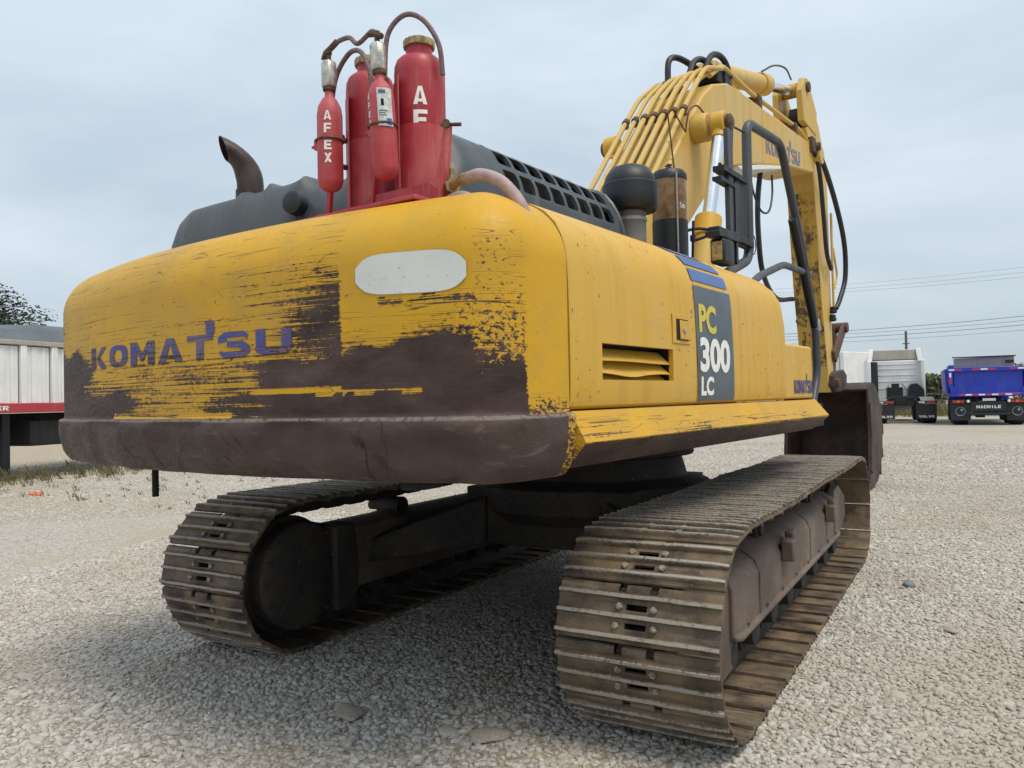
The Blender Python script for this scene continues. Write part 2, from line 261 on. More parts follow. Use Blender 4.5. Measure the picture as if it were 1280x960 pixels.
# ================================================================ mesh helpers
class MB:
    def __init__(s): s.v = []; s.f = []; s.w = {}
    def add(s, vs_, fs): b = len(s.v); s.v += [tuple(p) for p in vs_]; s.f += [tuple(b+i for i in f) for f in fs]; return b
    def box(s, x0, x1, y0, y1, z0, z1):
        s.add([(x0,y0,z0),(x1,y0,z0),(x1,y1,z0),(x0,y1,z0),(x0,y0,z1),(x1,y0,z1),(x1,y1,z1),(x0,y1,z1)],
              [(3,2,1,0),(4,5,6,7),(0,1,5,4),(1,2,6,5),(2,3,7,6),(3,0,4,7)]); return s
    def hexa(s, pts): s.add(pts, [(3,2,1,0),(4,5,6,7),(0,1,5,4),(1,2,6,5),(2,3,7,6),(3,0,4,7)]); return s
    def prism(s, poly, a0, a1, axis='x'):
        """poly of 2-D points extruded along an axis. x: poly=(y,z); y: poly=(x,z); z: poly=(x,y)"""
        n = len(poly)
        def P(p, a): return (a, p[0], p[1]) if axis == 'x' else ((p[0], a, p[1]) if axis == 'y' else (p[0], p[1], a))
        area = sum(poly[i][0]*poly[(i+1) % n][1]-poly[(i+1) % n][0]*poly[i][1] for i in range(n))
        if (area < 0) != (axis == 'y'): poly = poly[::-1]
        s.add([P(p, a0) for p in poly]+[P(p, a1) for p in poly],
              [tuple(range(n))[::-1], tuple(range(n, 2*n))]+[(i, (i+1) % n, n+(i+1) % n, n+i) for i in range(n)]); return s
    def rings(s, rr, closed=True, cap0=True, cap1=True):
        n = len(rr[0]); vs_ = [p for r in rr for p in r]; fs = []
        for k in range(len(rr)-1):
            for i in range(n if closed else n-1): fs.append((k*n+i, k*n+(i+1) % n, (k+1)*n+(i+1) % n, (k+1)*n+i))
        if cap0 and closed: fs.append(tuple(range(n))[::-1])
        if cap1 and closed: fs.append(tuple((len(rr)-1)*n+i for i in range(n)))
        s.add(vs_, fs); return s
    def tube(s, pts, r, n=10, caps=True):
        pts = [Vector(p) for p in pts]; rr = []; N = None
        for i, p in enumerate(pts):
            tg = (pts[min(i+1, len(pts)-1)]-pts[max(i-1, 0)]).normalized()
            if N is None: N = tg.orthogonal().normalized()
            else: N = (N-tg*N.dot(tg)).normalized()
            B = tg.cross(N); ri = r[i] if isinstance(r, (list, tuple)) else r
            rr.append([tuple(p+(N*math.cos(2*PI*k/n)+B*math.sin(2*PI*k/n))*ri) for k in range(n)])
        return s.rings(rr, True, caps, caps)
    def lathe(s, prof, base=(0, 0, 0), axis=(0, 0, 1), n=24, caps=True):
        ax = Vector(axis).normalized(); N = ax.orthogonal().normalized(); B = ax.cross(N); b = Vector(base)
        rr = [[tuple(b+ax*h+(N*math.cos(2*PI*k/n)+B*math.sin(2*PI*k/n))*r) for k in range(n)] for r, h in prof]
        return s.rings(rr, True, caps, caps)
    def build(s, name, mat, parent=None, bevel=0, smooth=35, rotz=None, attrs=None, recalc=False, seg=2, solid=0):
        me = bpy.data.meshes.new(name); me.from_pydata(s.v, [], s.f); me.validate()
        if recalc:
            bm = bmesh.new(); bm.from_mesh(me); bmesh.ops.recalc_face_normals(bm, faces=bm.faces); bm.to_mesh(me); bm.free()
        if attrs:
            for an, vals in attrs.items():
                a = me.attributes.new(an, 'FLOAT', 'POINT'); a.data.foreach_set('value', vals)
        if smooth:
            me.shade_smooth(); me.set_sharp_from_angle(angle=math.radians(smooth))
        return mk(name, me, mat, parent, bevel, rotz, seg, solid)
def mk(name, me, mat, parent=None, bevel=0, rotz=None, seg=2, solid=0):
    o = bpy.data.objects.new(name, me); C.objects.link(o); me.materials.clear(); me.materials.append(M[mat])
    if parent: o.parent = parent
    if rotz is not None: o.rotation_euler = (0, 0, rotz)
    if solid:
        m = o.modifiers.new('thickness', 'SOLIDIFY'); m.thickness = solid; m.offset = -1; m2 = o.modifiers.new('crisp', 'EDGE_SPLIT'); m2.split_angle = math.radians(38)
    if bevel:
        m = o.modifiers.new('bevel', 'BEVEL'); m.width = bevel; m.segments = seg; m.limit_method = 'ANGLE'; m.angle_limit = math.radians(40)
        m.harden_normals = False
    return o
def dup(o, parent, loc=None, rot=None):
    c = o.copy(); C.objects.link(c); c.parent = parent
    if loc is not None: c.location = loc
    if rot is not None: c.rotation_euler = rot
    return c
def tag(o, label=None, cat=None, group=None, kind=None):
    if label: o['label'] = label
    if cat: o['category'] = cat
    if group: o['group'] = group
    if kind: o['kind'] = kind
    return o
def empty(name, label, cat, loc=(0, 0, 0), rz=0, group=None):
    o = bpy.data.objects.new(name, None); C.objects.link(o); o.location = loc; o.rotation_euler = (0, 0, rz); o.empty_display_size = .2
    return tag(o, label, cat, group)
def spline(pts, n=8):
    """Catmull-Rom through pts"""
    P = [Vector(p) for p in pts]; P = [P[0]*2-P[1]]+P+[P[-1]*2-P[-2]]; out = []
    for i in range(1, len(P)-2):
        for k in range(n):
            u = k/n; a, b, c_, d = P[i-1:i+3]
            out.append(.5*((2*b)+(c_-a)*u+(2*a-5*b+4*c_-d)*u*u+(3*b-a-3*c_+d)*u**3))
    out.append(P[-2]); return out
def bent(pts, r=.06, n=5):
    """polyline with rounded corners"""
    P = [Vector(p) for p in pts]; out = [P[0]]
    for i in range(1, len(P)-1):
        a = (P[i-1]-P[i]); b = (P[i+1]-P[i]); d = min(r, a.length*.45, b.length*.45); A = P[i]+a.normalized()*d; B = P[i]+b.normalized()*d
        for k in range(n+1):
            u = k/n; out.append(A*(1-u)**2+P[i]*2*u*(1-u)+B*u*u)
    out.append(P[-1]); return out
def ss(a, b, x):
    u = min(1, max(0, (x-a)/(b-a))); return u*u*(3-2*u)
def text2d(s, bold=.02):
    cu = bpy.data.curves.new('t', 'FONT'); cu.body = s; cu.size = 1; cu.offset = bold; cu.resolution_u = 4
    o = bpy.data.objects.new('t', cu); C.objects.link(o); dg = bpy.context.evaluated_depsgraph_get()
    me = o.evaluated_get(dg).to_mesh(); v = [tuple(p.co) for p in me.vertices]; f = [tuple(p.vertices) for p in me.polygons]
    o.evaluated_get(dg).to_mesh_clear(); bpy.data.objects.remove(o); bpy.data.curves.remove(cu)
    xs = [p[0] for p in v]; ys = [p[1] for p in v]; x0, x1, y0, y1 = min(xs), max(xs), min(ys), max(ys)
    return [((p[0]-x0)/(x1-x0), (p[1]-y0)/(y1-y0)) for p in v], f       # normalised to the unit square
def lettering(name, s, mat, parent, fn, bold=.015, rotz=None):
    """fn maps the unit square (u right, v up) on to the surface"""
    v, f = text2d(s, bold); b = MB(); b.add([fn(*p) for p in v], f); return b.build(name, mat, parent, smooth=0, rotz=rotz)
# ================================================================ setting: ground
def sheet(name, x0, x1, y0, y1, z, mat):
    b = MB(); b.add([(x0,y0,z),(x1,y0,z),(x1,y1,z),(x0,y1,z)], [(0,1,2,3)]); return b.build(name, mat, smooth=0)
g = sheet('ground', -900, 900, -300, 1500, 0, 'ground'); g['kind'] = 'structure'
# loose pebbles: real stones scattered by geometry nodes over the yard in front of the lens
def pebble_field(name, poly, dens, smin, smax, seed, label, flat=1.):
    me = bpy.data.meshes.new(name); me.from_pydata([(x, y, .001) for x, y in poly], [], [tuple(range(len(poly)))])
    o = bpy.data.objects.new(name, me); C.objects.link(o); o['kind'] = 'stuff'; o['label'] = label; o['category'] = 'gravel'
    ng = bpy.data.node_groups.new(name, 'GeometryNodeTree'); ng.interface.new_socket('Geometry', in_out='INPUT', socket_type='NodeSocketGeometry')
    ng.interface.new_socket('Geometry', in_out='OUTPUT', socket_type='NodeSocketGeometry')
    N = ng.nodes.new; L = ng.links.new; gi = N('NodeGroupInput'); go = N('NodeGroupOutput')
    dp = N('GeometryNodeDistributePointsOnFaces'); dp.inputs['Density'].default_value = dens; dp.inputs['Seed'].default_value = seed; L(gi.outputs[0], dp.inputs[0])
    dn = N('ShaderNodeTexNoise'); dn.inputs['Scale'].default_value = .55; dn.inputs['Detail'].default_value = 4; mrn = N('ShaderNodeMapRange')
    for q_, v_ in ((1, .36), (2, .58), (3, dens*.55), (4, dens)): mrn.inputs[q_].default_value = v_
    L(dn.outputs['Fac'], mrn.inputs[0]); L(mrn.outputs[0], dp.inputs['Density'])
    jn = N('GeometryNodeJoinGeometry')
    for k in range(5):
        ico = N('GeometryNodeMeshIcoSphere'); ico.inputs['Radius'].default_value = .5; ico.inputs['Subdivisions'].default_value = 2
        sp = N('GeometryNodeSetPosition'); nz = N('ShaderNodeTexNoise'); nz.noise_dimensions = '4D'; nz.inputs['W'].default_value = k*3.7+seed
        nz.inputs['Scale'].default_value = 1.7; nz.inputs['Detail'].default_value = 2
        sub = N('ShaderNodeVectorMath'); sub.operation = 'SUBTRACT'; sub.inputs[1].default_value = (.5, .5, .5)
        mu = N('ShaderNodeVectorMath'); mu.operation = 'MULTIPLY'; mu.inputs[1].default_value = (.75, .75, .75)
        L(nz.outputs['Color'], sub.inputs[0]); L(sub.outputs[0], mu.inputs[0]); L(mu.outputs[0], sp.inputs['Offset']); L(ico.outputs[0], sp.inputs['Geometry'])
        sm = N('GeometryNodeSetShadeSmooth'); L(sp.outputs[0], sm.inputs[0]); stm = N('GeometryNodeSetMaterial'); stm.inputs['Material'].default_value = M['pebble']; L(sm.outputs[0], stm.inputs[0])
        gti = N('GeometryNodeGeometryToInstance'); L(stm.outputs[0], gti.inputs[0]); L(gti.outputs[0], jn.inputs[0])
    ip = N('GeometryNodeInstanceOnPoints'); ip.inputs['Pick Instance'].default_value = True
    L(dp.outputs[0], ip.inputs['Points']); L(jn.outputs[0], ip.inputs['Instance'])
    rs = N('FunctionNodeRandomValue'); rs.data_type = 'FLOAT_VECTOR'; rs.inputs[0].default_value = (smin, smin*.75, smin*.5*flat); rs.inputs[1].default_value = (smax, smax*.85, smax*.62*flat)
    rs2 = N('FunctionNodeRandomValue'); rs2.data_type = 'FLOAT'; rs2.inputs[2].default_value = .0; rs2.inputs[3].default_value = 1.; rs2.inputs['Seed'].default_value = 5
    pw = N('ShaderNodeMath'); pw.operation = 'POWER'; pw.inputs[1].default_value = 5; L(rs2.outputs[1], pw.inputs[0])
    ad = N('ShaderNodeMath'); ad.operation = 'MULTIPLY_ADD'; ad.inputs[1].default_value = .55; ad.inputs[2].default_value = .85; L(pw.outputs[0], ad.inputs[0])
    vm = N('ShaderNodeVectorMath'); vm.operation = 'SCALE'; L(rs.outputs[0], vm.inputs[0]); L(ad.outputs[0], vm.inputs['Scale']); L(vm.outputs[0], ip.inputs['Scale'])
    rr = N('FunctionNodeRandomValue'); rr.data_type = 'FLOAT_VECTOR'; rr.inputs[0].default_value = (-.45, -.45, 0); rr.inputs[1].default_value = (.45, .45, 6.28); rr.inputs['Seed'].default_value = 9
    L(rr.outputs[0], ip.inputs['Rotation']); L(ip.outputs[0], go.inputs[0])
    md = o.modifiers.new('scatter', 'NODES'); md.node_group = ng; return o
pebble_field('gravel', [(-3.6,-4.4),(2.0,-4.4),(5.2,-2.6),(5.2,2.2),(-6.2,2.2)], 2050, .020, .043, 3, 'dense pale grey pebbles covering the yard around the excavator')
pebble_field('gravel', [(-9.5,-1.2),(-6.2,2.2),(5.2,2.2),(6.2,9.0),(-12,9.0),(-14,3.5)], 620, .022, .044, 4, 'sparser gravel over the yard beyond the tracks')
pebble_field('gravel', [(-3.6,-4.4),(2.0,-4.4),(5.2,-2.6),(5.2,3.5),(-6.2,3.5)], 10, .055, .10, 5, 'larger flat stones scattered through the gravel around the excavator', .6)
pebble_field('gravel', [(-12,9.0),(6.2,9.0),(8.5,19.0),(-9,19.0)], 230, .035, .06, 6, 'thin far gravel in front of the parked trucks')
pebble_field('gravel', [(-9.5,-1.2),(-14,3.5),(-12,9.0),(-15,14),(-22,10),(-17,-1)], 130, .03, .06, 7, 'thin scatter of stones on the dirt around the white trailer')
# ================================================================ the excavator
exc = empty('excavator', 'large worn yellow crawler excavator with red tanks on its scraped counterweight', 'excavator')
PHI = math.radians(5)
def up(b, name, mat, **k): return b.build(name, mat, exc, rotz=-PHI, **k)      # a part of the swung upper body
# ---------------------------------------------------------------- undercarriage
GAUGE, LSP, RC, RP, NSH = 2.59, 4.03, .4586, .3675, 48
PITCH = (2*LSP+2*PI*RP)/NSH
def path(s):
    """pitch line of the chain: (y, z), s from rear bottom forward along the ground, up round the idler, back over the top"""
    s %= PITCH*NSH; a = LSP; q = PI*RP
    if s < a: return (-LSP/2+s, RC-RP)
    if s < a+q: th = (s-a)/RP; return (LSP/2+RP*math.sin(th), RC-RP*math.cos(th))
    if s < 2*a+q:
        d = s-a-q; return (LSP/2-d, RC+RP-.009*math.sin(PI*min(1, d/a)*2)**2)
    th = (s-2*a-q)/RP; return (-LSP/2-RP*math.sin(th), RC+RP*math.cos(th))
def plate(b, xs, ts, zs, hole, th, w):
    """slab with rectangular openings"""
    nx, nt = len(xs)-1, len(ts)-1; full = lambda i, j: 0 <= i < nx and 0 <= j < nt and not hole((xs[i]+xs[i+1])/2, (ts[j]+ts[j+1])/2)
    P = lambda i, j, k: (xs[i], ts[j], zs[j]-(th if k else 0)); fs = []
    base = b.add([P(i, j, k) for k in (0, 1) for i in range(nx+1) for j in range(nt+1)], []); n1 = (nx+1)*(nt+1)
    I = lambda i, j, k: base+k*n1+i*(nt+1)+j
    for i in range(nx):
        for j in range(nt):
            if not full(i, j): continue
            b.f.append((I(i,j,0), I(i+1,j,0), I(i+1,j+1,0), I(i,j+1,0))); b.f.append((I(i,j,1), I(i,j+1,1), I(i+1,j+1,1), I(i+1,j,1)))
            if not full(i-1, j): b.f.append((I(i,j,0), I(i,j+1,0), I(i,j+1,1), I(i,j,1)))
            if not full(i+1, j): b.f.append((I(i+1,j,0), I(i+1,j,1), I(i+1,j+1,1), I(i+1,j+1,0)))
            if not full(i, j-1): b.f.append((I(i,j,0), I(i,j,1), I(i+1,j,1), I(i+1,j,0)))
            if not full(i, j+1): b.f.append((I(i,j+1,0), I(i+1,j+1,0), I(i+1,j+1,1), I(i,j+1,1)))
SW = .344
def shoe_mesh(seed):
    rnd = random.Random(seed); b = MB()
    ts = [-.112, -.10, -.055, -.032, .018, .042, .088, .108, .119]; zs = [.056, .066, .067, .067, .067, .067, .067, .062, .050]
    xs = [-SW, -.14, -.085, -.05, -.045, .045, .05, .085, .14, SW]
    def hole(x, t): return (abs(x) < .045 and (-.055 < t < -.032 or .018 < t < .042)) or (.05 < abs(x) < .085 and t > .088)
    plate(b, xs, ts, zs, hole, .013, 0); worn = {}
    for t0, h in ((-.088, .024), (-.007, .023), (.072, .024)):
        n = 10; secs = []; b0 = len(b.v)
        for k in range(n+1):
            x = -SW+2*SW*k/n; hh = h*(1-.10*rnd.random())*(.93 if k in (0, n) else 1); j = .0025*(rnd.random()-.5); e = .006 if k in (0, n) else 0
            secs.append([(x, t0-.013+e*.3, .066), (x, t0-.0065+j, .066+hh-e*.5), (x, t0+.0065+j, .066+hh-e*.5), (x, t0+.013-e*.3, .066)])
        b.rings(secs)
        for k in range(n+1):
            worn[b0+4*k+1] = .75+.25*rnd.random(); worn[b0+4*k+2] = .75+.25*rnd.random(); worn[b0+4*k] = .1; worn[b0+4*k+3] = .1
    for (x, t0) in ((-.082, -.045), (.078, -.043), (-.072, .031), (.074, .03)):
        b0 = len(b.v); b.lathe([(.0155, 0), (.0165, .008), (.013, .013), (.004, .0145)], (x, t0, .067), n=6)
        for i in range(b0, len(b.v)): worn[i] = .72
    vals = [worn.get(i, 0.) for i in range(len(b.v))]
    me = bpy.data.meshes.new('track_shoe'); me.from_pydata(b.v, [], b.f); a = me.attributes.new('worn', 'FLOAT', 'POINT'); a.data.foreach_set('value', vals)
    me.shade_smooth(); me.set_sharp_from_angle(angle=math.radians(28)); me.materials.append(M['track']); return me
SHOES = [shoe_mesh(k) for k in range(4)]
lb = MB()
for sx in (-1, 1):
    x = .062*sx; lb.prism([(-.118,-.034),(-.07,-.05),(.06,-.05),(.112,-.04),(.122,.01),(.10,.05),(-.10,.053),(-.122,.012)], x-.017, x+.017)
lb.lathe([(.03, -.075), (.03, .075)], (0, PITCH/2, 0), (1, 0, 0), 10)
def frame_side(sx, parent_name, label):
    cx = sx*GAUGE/2; o_ = sx                                     # o_ points outboard
    X = lambda d: cx+o_*d                                        # d = metres outboard of the track centre line
    b = MB()                                                     # box beam: rounded shoulder profile, lip along its lower edge
    prof = [(-.20,.24),(-.22,.30),(-.22,.56),(-.17,.63),(-.06,.665),(.03,.665),(.11,.645),(.172,.605),(.2,.55),(.2,.325),(.215,.318),(.215,.295),(.15,.29),(.13,.24)]
    ys = [-1.66,-1.6,-.5,.6,1.5,1.58]; sc = [.93,1,1,1,1,.94]
    b.rings([[(X(d*s_), y, .46+(z-.46)*s_) for d, z in prof] for y, s_ in zip(ys, sc)])
    fr = b.build('track_frame', 'frame', exc, bevel=.012, recalc=True); fr['label'] = label
    b = MB()                                                     # idler yoke ahead of the beam
    for d in (-.15, .15): b.prism([(1.5,.30),(1.5,.66),(1.75,.68),(2.08,.56),(2.1,.38),(1.8,.29)], X(d)-.025, X(d)+.025)
    b.build('idler_yoke', 'frame', fr, bevel=.008)
    # rear guard plate of the final drive, both flanks
    for d, nm in ((.135, 'drive_guard'), (-.20, 'drive_guard')):
        b = MB(); pl = [(-1.58,.16),(-1.58,.68)]+[(-2.0-.40*math.sin(a), .4586+.33*math.cos(a)) for a in [k*PI/14 for k in range(0, 15)]]
        b.prism(pl, X(d)-.03, X(d)+.03); b.build(nm, 'frame' if d > 0 else 'frameshade', fr, bevel=.014)
    b = MB(); b.lathe([(.345,0),(.345,.03),(.32,.05),(.31,.14),(.27,.17),(.10,.18)], (X(-.21), -2.015, RC), (-o_,0,0), 36); b.build('final_drive', 'frameshade', fr, bevel=.006)
    b = MB(); b.lathe([(.24,0),(.24,.05),(.2,.08),(.06,.085)], (X(.2), -2.015, RC), (o_,0,0), 30)
    for k in range(12):
        a = k*PI/6; b.lathe([(.016,0),(.016,.02)], (X(.25), -2.015+.17*math.cos(a), RC+.17*math.sin(a)), (o_,0,0), 6)
    # sprocket with teeth
    b = MB(); n = 21; pr = []
    for k in range(n):
        for da, r in ((-.32,.30),(-.14,.345),(.14,.345),(.32,.30)): a = 2*PI*(k+da)/n; pr.append((-2.015+r*math.cos(a), RC+r*math.sin(a)))
    b.prism(pr, cx-.035, cx+.035); b.build('sprocket', 'frameshade', fr)
    b = MB(); b.lathe([(.10,-.10),(.24,-.09),(.24,-.05),(.318,-.045),(.318,-.03),(.335,-.03),(.335,.03),(.318,.03),(.318,.045),(.24,.05),(.24,.09),(.10,.10)], (cx, LSP/2, RC), (1,0,0), 40)
    b.build('idler_wheel', 'frameshade', fr)
    rb = MB(); rb.lathe([(.05,-.17),(.08,-.16),(.085,-.10),(.115,-.10),(.115,-.085),(.088,-.08),(.088,.08),(.115,.085),(.115,.10),(.085,.10),(.08,.16),(.05,.17)], (0,0,0), (1,0,0), 20)
    r0 = None
    for k in range(8):
        y = -1.58+k*.445
        if r0 is None: r0 = rb.build('track_roller', 'frameshade', fr); r0.location = (cx, y, .09+.05+.086)
        else: dup(r0, fr, (cx, y, .226))
    cb = MB(); cb.lathe([(.04,-.2),(.04,-.1),(.07,-.1),(.07,.1),(.04,.1),(.04,.12)], (0,0,0), (1,0,0), 16); c0 = cb.build('carrier_roller', 'frameshade', fr); c0.location = (cx, -.75, RC+RP-.135)
    dup(c0, fr, (cx, .8, RC+RP-.135))
    # bolted step lugs on the outer flank
    for y in (-.62, .92):
        b = MB(); b.box(min(X(.2),X(.275)), max(X(.2),X(.275)), y-.06, y+.06, .50, .62); b.box(min(X(.2),X(.255)), max(X(.2),X(.255)), y+.061, y+.16, .53, .655)
        b.build('step_lug', 'frame', fr, bevel=.012)
    for y in (-1.2, .25, 1.3):                                     # weld beads across the flank
        b = MB(); b.tube([(X(.201), y, .335), (X(.203), y, .54), (X(.178), y, .603), (X(.115), y, .648)], .007, 6); b.build('weld_bead', 'frame', fr)
    for k in range(8):
        b = MB(); b.lathe([(.012,0),(.012,.012)], (X(.2), -1.45+k*.4, .345), (o_,0,0), 6); b.build('flank_bolt', 'frame', fr)
    for d_, rr_o in ((-.24-.145, .25),):                          # bolts on the inboard final drive cover
        for k in range(14):
            a = 2*PI*k/14; b = MB(); b.lathe([(.014,0),(.014,.014)], (X(-.372), -2.015+.285*math.cos(a), RC+.285*math.sin(a)), (-o_,0,0), 6); b.build('cover_bolt', 'frameshade', fr)
    b = MB(); b.prism([(-1.80,.20),(-1.80,.72),(-1.62,.72),(-1.58,.45),(-1.62,.20)], min(X(-.24),X(-.42)), max(X(-.24),X(-.42))); b.build('motor_guard', 'frameshade', fr, bevel=.02)
    # chain and shoes
    s0 = .06 if sx > 0 else .11; rj = random.Random(3+sx); l0 = None
    for k in range(NSH):
        p, q = path(s0+k*PITCH), path(s0+(k+1)*PITCH); my, mz = (p[0]+q[0])/2, (p[1]+q[1])/2; a = math.atan2(q[1]-p[1], q[0]-p[0])
        # local +y = travel direction, +z = outward (right-hand side of travel is outward, so flip)
        rot = (a+PI+rj.uniform(-.016, .016), rj.uniform(-.005, .005), rj.uniform(-.004, .004))
        so = bpy.data.objects.new('track_shoe', SHOES[rj.randrange(4)]); C.objects.link(so); so.parent = fr; so.location = (cx+rj.uniform(-.004,.004), my, mz); so.rotation_euler = rot
        if l0 is None: l0 = lb.build('chain_link', 'frameshade', fr, bevel=0); l0.location = (cx, my, mz); l0.rotation_euler = rot
        else: dup(l0, fr, (cx, my, mz), rot)
    return fr
frame_side(1, 'r', 'brown dusty track frame and crawler in full view on the right')
frame_side(-1, 'l', 'dark shaded track frame and crawler on the far left side')
b = MB(); b.lathe([(.80,.62),(.86,.70),(.86,.86),(.70,.90),(.66,1.04),(.75,1.05),(.75,1.10)], n=40)
b.hexa([(-.62,-.75,.47),(.62,-.75,.47),(.62,.75,.47),(-.62,.75,.47),(-.62,-.75,.86),(.62,-.75,.86),(.62,.75,.86),(-.62,.75,.86)])
for sx in (-1, 1):
    for sy in (-1, 1):
        x0, x1 = sx*.45, sx*1.12; y0, y1 = sy*.55, sy*1.05
        b.hexa([(x0,y0-.24,.47),(x1,y1-.26,.38),(x1,y1+.26,.38),(x0,y0+.24,.47),(x0,y0-.22,.80),(x1,y1-.22,.52),(x1,y1+.22,.52),(x0,y0+.22,.80)])
b.build('car_body', 'frameshade', exc, bevel=.01, recalc=True)
# ---------------------------------------------------------------- revolving platform
b = MB(); b.box(-1.30, 1.18, -2.70, .9, 1.165, 1.19); b.box(-.55, .5, -2.7, 1.75, 1.19, 1.62); up(b, 'platform_frame', 'darkframe', bevel=.01)
b = MB(); b.box(.80, 1.34, .505, 1.36, 1.20, 1.29); b.box(1.02, 1.34, 1.10, 1.34, 1.291, 1.38); up(b, 'front_step', 'darkframe', bevel=.012)
for q_ in ((-.28,-.16,-2.5,-2.3,1.10,1.164), (.86,.95,-2.95,-2.80,1.13,1.184)): b = MB(); b.box(*q_); up(b, 'belly_cover', 'darkframe', bevel=.01)
# ---------------------------------------------------------------- counterweight
CWR, CWC, HW, RCF, YJ = 6.0, 2.7, 1.495, .24, -2.745
fy = CWC-math.sqrt((CWR-RCF)**2-(HW-RCF)**2); fa = math.atan2(HW-RCF, CWC-fy)       # fillet centre and end angle
# order: from the left joint round the back to the right joint
def cw_order():
    right = []
    for k in range(8): right.append((HW, YJ+(fy-YJ)*k/8, 1., 0.))
    for k in range(17):
        a = -(PI/2-fa)*k/16; right.append((HW-RCF+RCF*math.cos(a), fy+RCF*math.sin(a), math.cos(a), math.sin(a)))
    n = 150; arc = [(CWR*math.sin(t_), CWC-CWR*math.cos(t_), math.sin(t_), -math.cos(t_)) for t_ in [fa-2*fa*k/n for k in range(1, n)]]
    left = [(-x, y, -nx, ny) for x, y, nx, ny in right][::-1]
    return (right+arc+left)[::-1]
PLAN = cw_order()
S = [0.]
for p, q in zip(PLAN, PLAN[1:]): S.append(S[-1]+math.hypot(q[0]-p[0], q[1]-p[1]))
prof = [(1.185,-.09),(1.19,-.05),(1.20,-.025),(1.225,-.006),(1.25,.006)]+[(1.25+.0185*k,.006+.022*min(1,k/6)) for k in range(1,9)]+[(1.405,.026),(1.412,.018),(1.416,.004)]
prof += [(1.42+.0125*k, 0.) for k in range(0, 43)]
z0 = prof[-1][0]; rt = 2.2-z0
prof += [(z0+rt*math.sin(a), -rt*1.05*(1-math.cos(a))) for a in [PI/2*k/16 for k in range(1, 17)]]
def nz(x, y, z=0.): return mnoise.noise((x, y, z))
def wear(x, y, z):
    """how far the paint is scraped away: 0 sound paint, 1 bare steel. x across the back, z height (m)"""
    if z < 1.414: return 1.3 if not (x > 1.46 and y > -2.80) else .50
    xn = x+.07*nz(x*3, z*9, 3.); zn = z+.045*nz(x*3.1, z*5, 8.)+.02*nz(x*11, z*9, 2.)
    if x > 1.38 or (y > -2.9 and x > 0):                         # right corner and flank
        if y > -2.985 and x > 1.40: return -.16+.62*ss(1.50, 1.42, zn)      # flank beside the engine door
        w = -.10+.36*ss(2.08, 1.90, zn)+.22*ss(1.80, 1.66, zn)+.65*ss(1.68, 1.54, zn)
        return w
    if x < -1.30: return .30+.9*ss(1.80, 1.66, zn)
    if x < .865:
        gx = ss(-.55, .86, xn)
        w = -.12+.20*gx+.22*gx*ss(2.06, 1.94, zn)+.16*gx*ss(1.92, 1.76, zn)-.25*ss(2.0, 2.08, z)
        w += .45*ss(.55, .865, x)*ss(2.02, 1.80, zn)
        w = max(w, .02+.42*ss(1.74, 1.60, zn))
        w = max(w, 1.15*ss(.28, .62, xn)*ss(1.67, 1.585, zn))     # bare patch left of the cut line
        w = max(w, .85*ss(-.15, .3, xn)*ss(1.57, 1.48, zn))
        w = max(w, 1.2*ss(-.74, -1.02, xn)*ss(1.77, 1.66, zn)-(.75 if 1.535 < z < 1.58 and xn > -.99 else 0))
        w = max(w, 1.15*ss(-.22, -.58, xn)*ss(1.56, 1.49, zn))
        if .26 < x and 1.497 < z+.006*nz(x*7, 4.) < 1.527: w = min(w, .12+.8*ss(.52, .34, x))
        if z < 1.434 and -.60 < x < .3: w = min(w, .26)
    else:
        w = -.10+.16*ss(1.90, 1.80, zn)+.26*ss(1.80, 1.68, zn)+.90*ss(1.70, 1.60, zn)
        w += .20*ss(1.14, 1.36, xn)*ss(1.92, 1.76, zn)
        if abs(zn-1.80) < .016 and x > 1.02: w += .42
        if x < 1.19 and abs(z-1.505) < .010+.006*nz(x*9, 1.): w = .26+.3*ss(.06, .0, abs(x-1.04))
    return w
def chip(x, y, z): return ss(1.26, 1.38, x)
def dent(s, z):
    if z > 1.40: return .0015*nz(s*2.2, z*3, 5.)-.001
    return .014*nz(s*2.6, z*6, 1.)+.009*nz(s*6, z*12, 4.)-.012*max(0, nz(s*3.3, z*4, 7.)-.25)*3
vs_, ww, ee, uv, cc_ = [], [], [], [], []
for (x, y, nx, ny), s_ in zip(PLAN, S):
    for z, d in prof:
        dd = d+dent(s_, z); X_, Y_ = x+nx*dd, y+ny*dd
        if y > YJ-.001: Y_ = YJ
        vs_.append((X_, Y_, z+(.004*nz(s_*4, z*5, 9.) if z < 1.2 else 0))); ww.append(wear(x, y, z)); uv.append((s_, z)); cc_.append(chip(x, y, z))
        ee.append(.9 if 1.398 < z < 1.414 else (.25 if z < 1.2 else 0.))
npf = len(prof); b = MB(); fs = []
for i in range(len(PLAN)-1):
    for j in range(npf-1): fs.append((i*npf+j, (i+1)*npf+j, (i+1)*npf+j+1, i*npf+j+1))
b.add(vs_, fs)
def close(col, z):
    rows = [vs_[i*npf+col] for i in range(len(PLAN))]; base = len(b.v)
    b.add([(p[0], YJ+.0, z) for p in rows], [])
    for i in range(len(rows)-1):
        f = (i*npf+col, (i+1)*npf+col, base+i+1, base+i); b.f.append(f if col else f[::-1])
    ww.extend([.1 if col else 1.]*len(rows)); ee.extend([0.]*len(rows)); cc_.extend([0.]*len(rows)); uv.extend([(S[i], z+.3) for i in range(len(rows))])
close(npf-1, 2.2); close(0, 1.185)
cw = up(b, 'counterweight', 'cw', smooth=50, attrs={'wear': ww, 'edge': ee, 'chip': cc_, 'band': [1. if q_[2] < 1.408 else 0. for q_ in b.v]}); cw['label'] = 'yellow counterweight scraped to brown steel along its lower half'
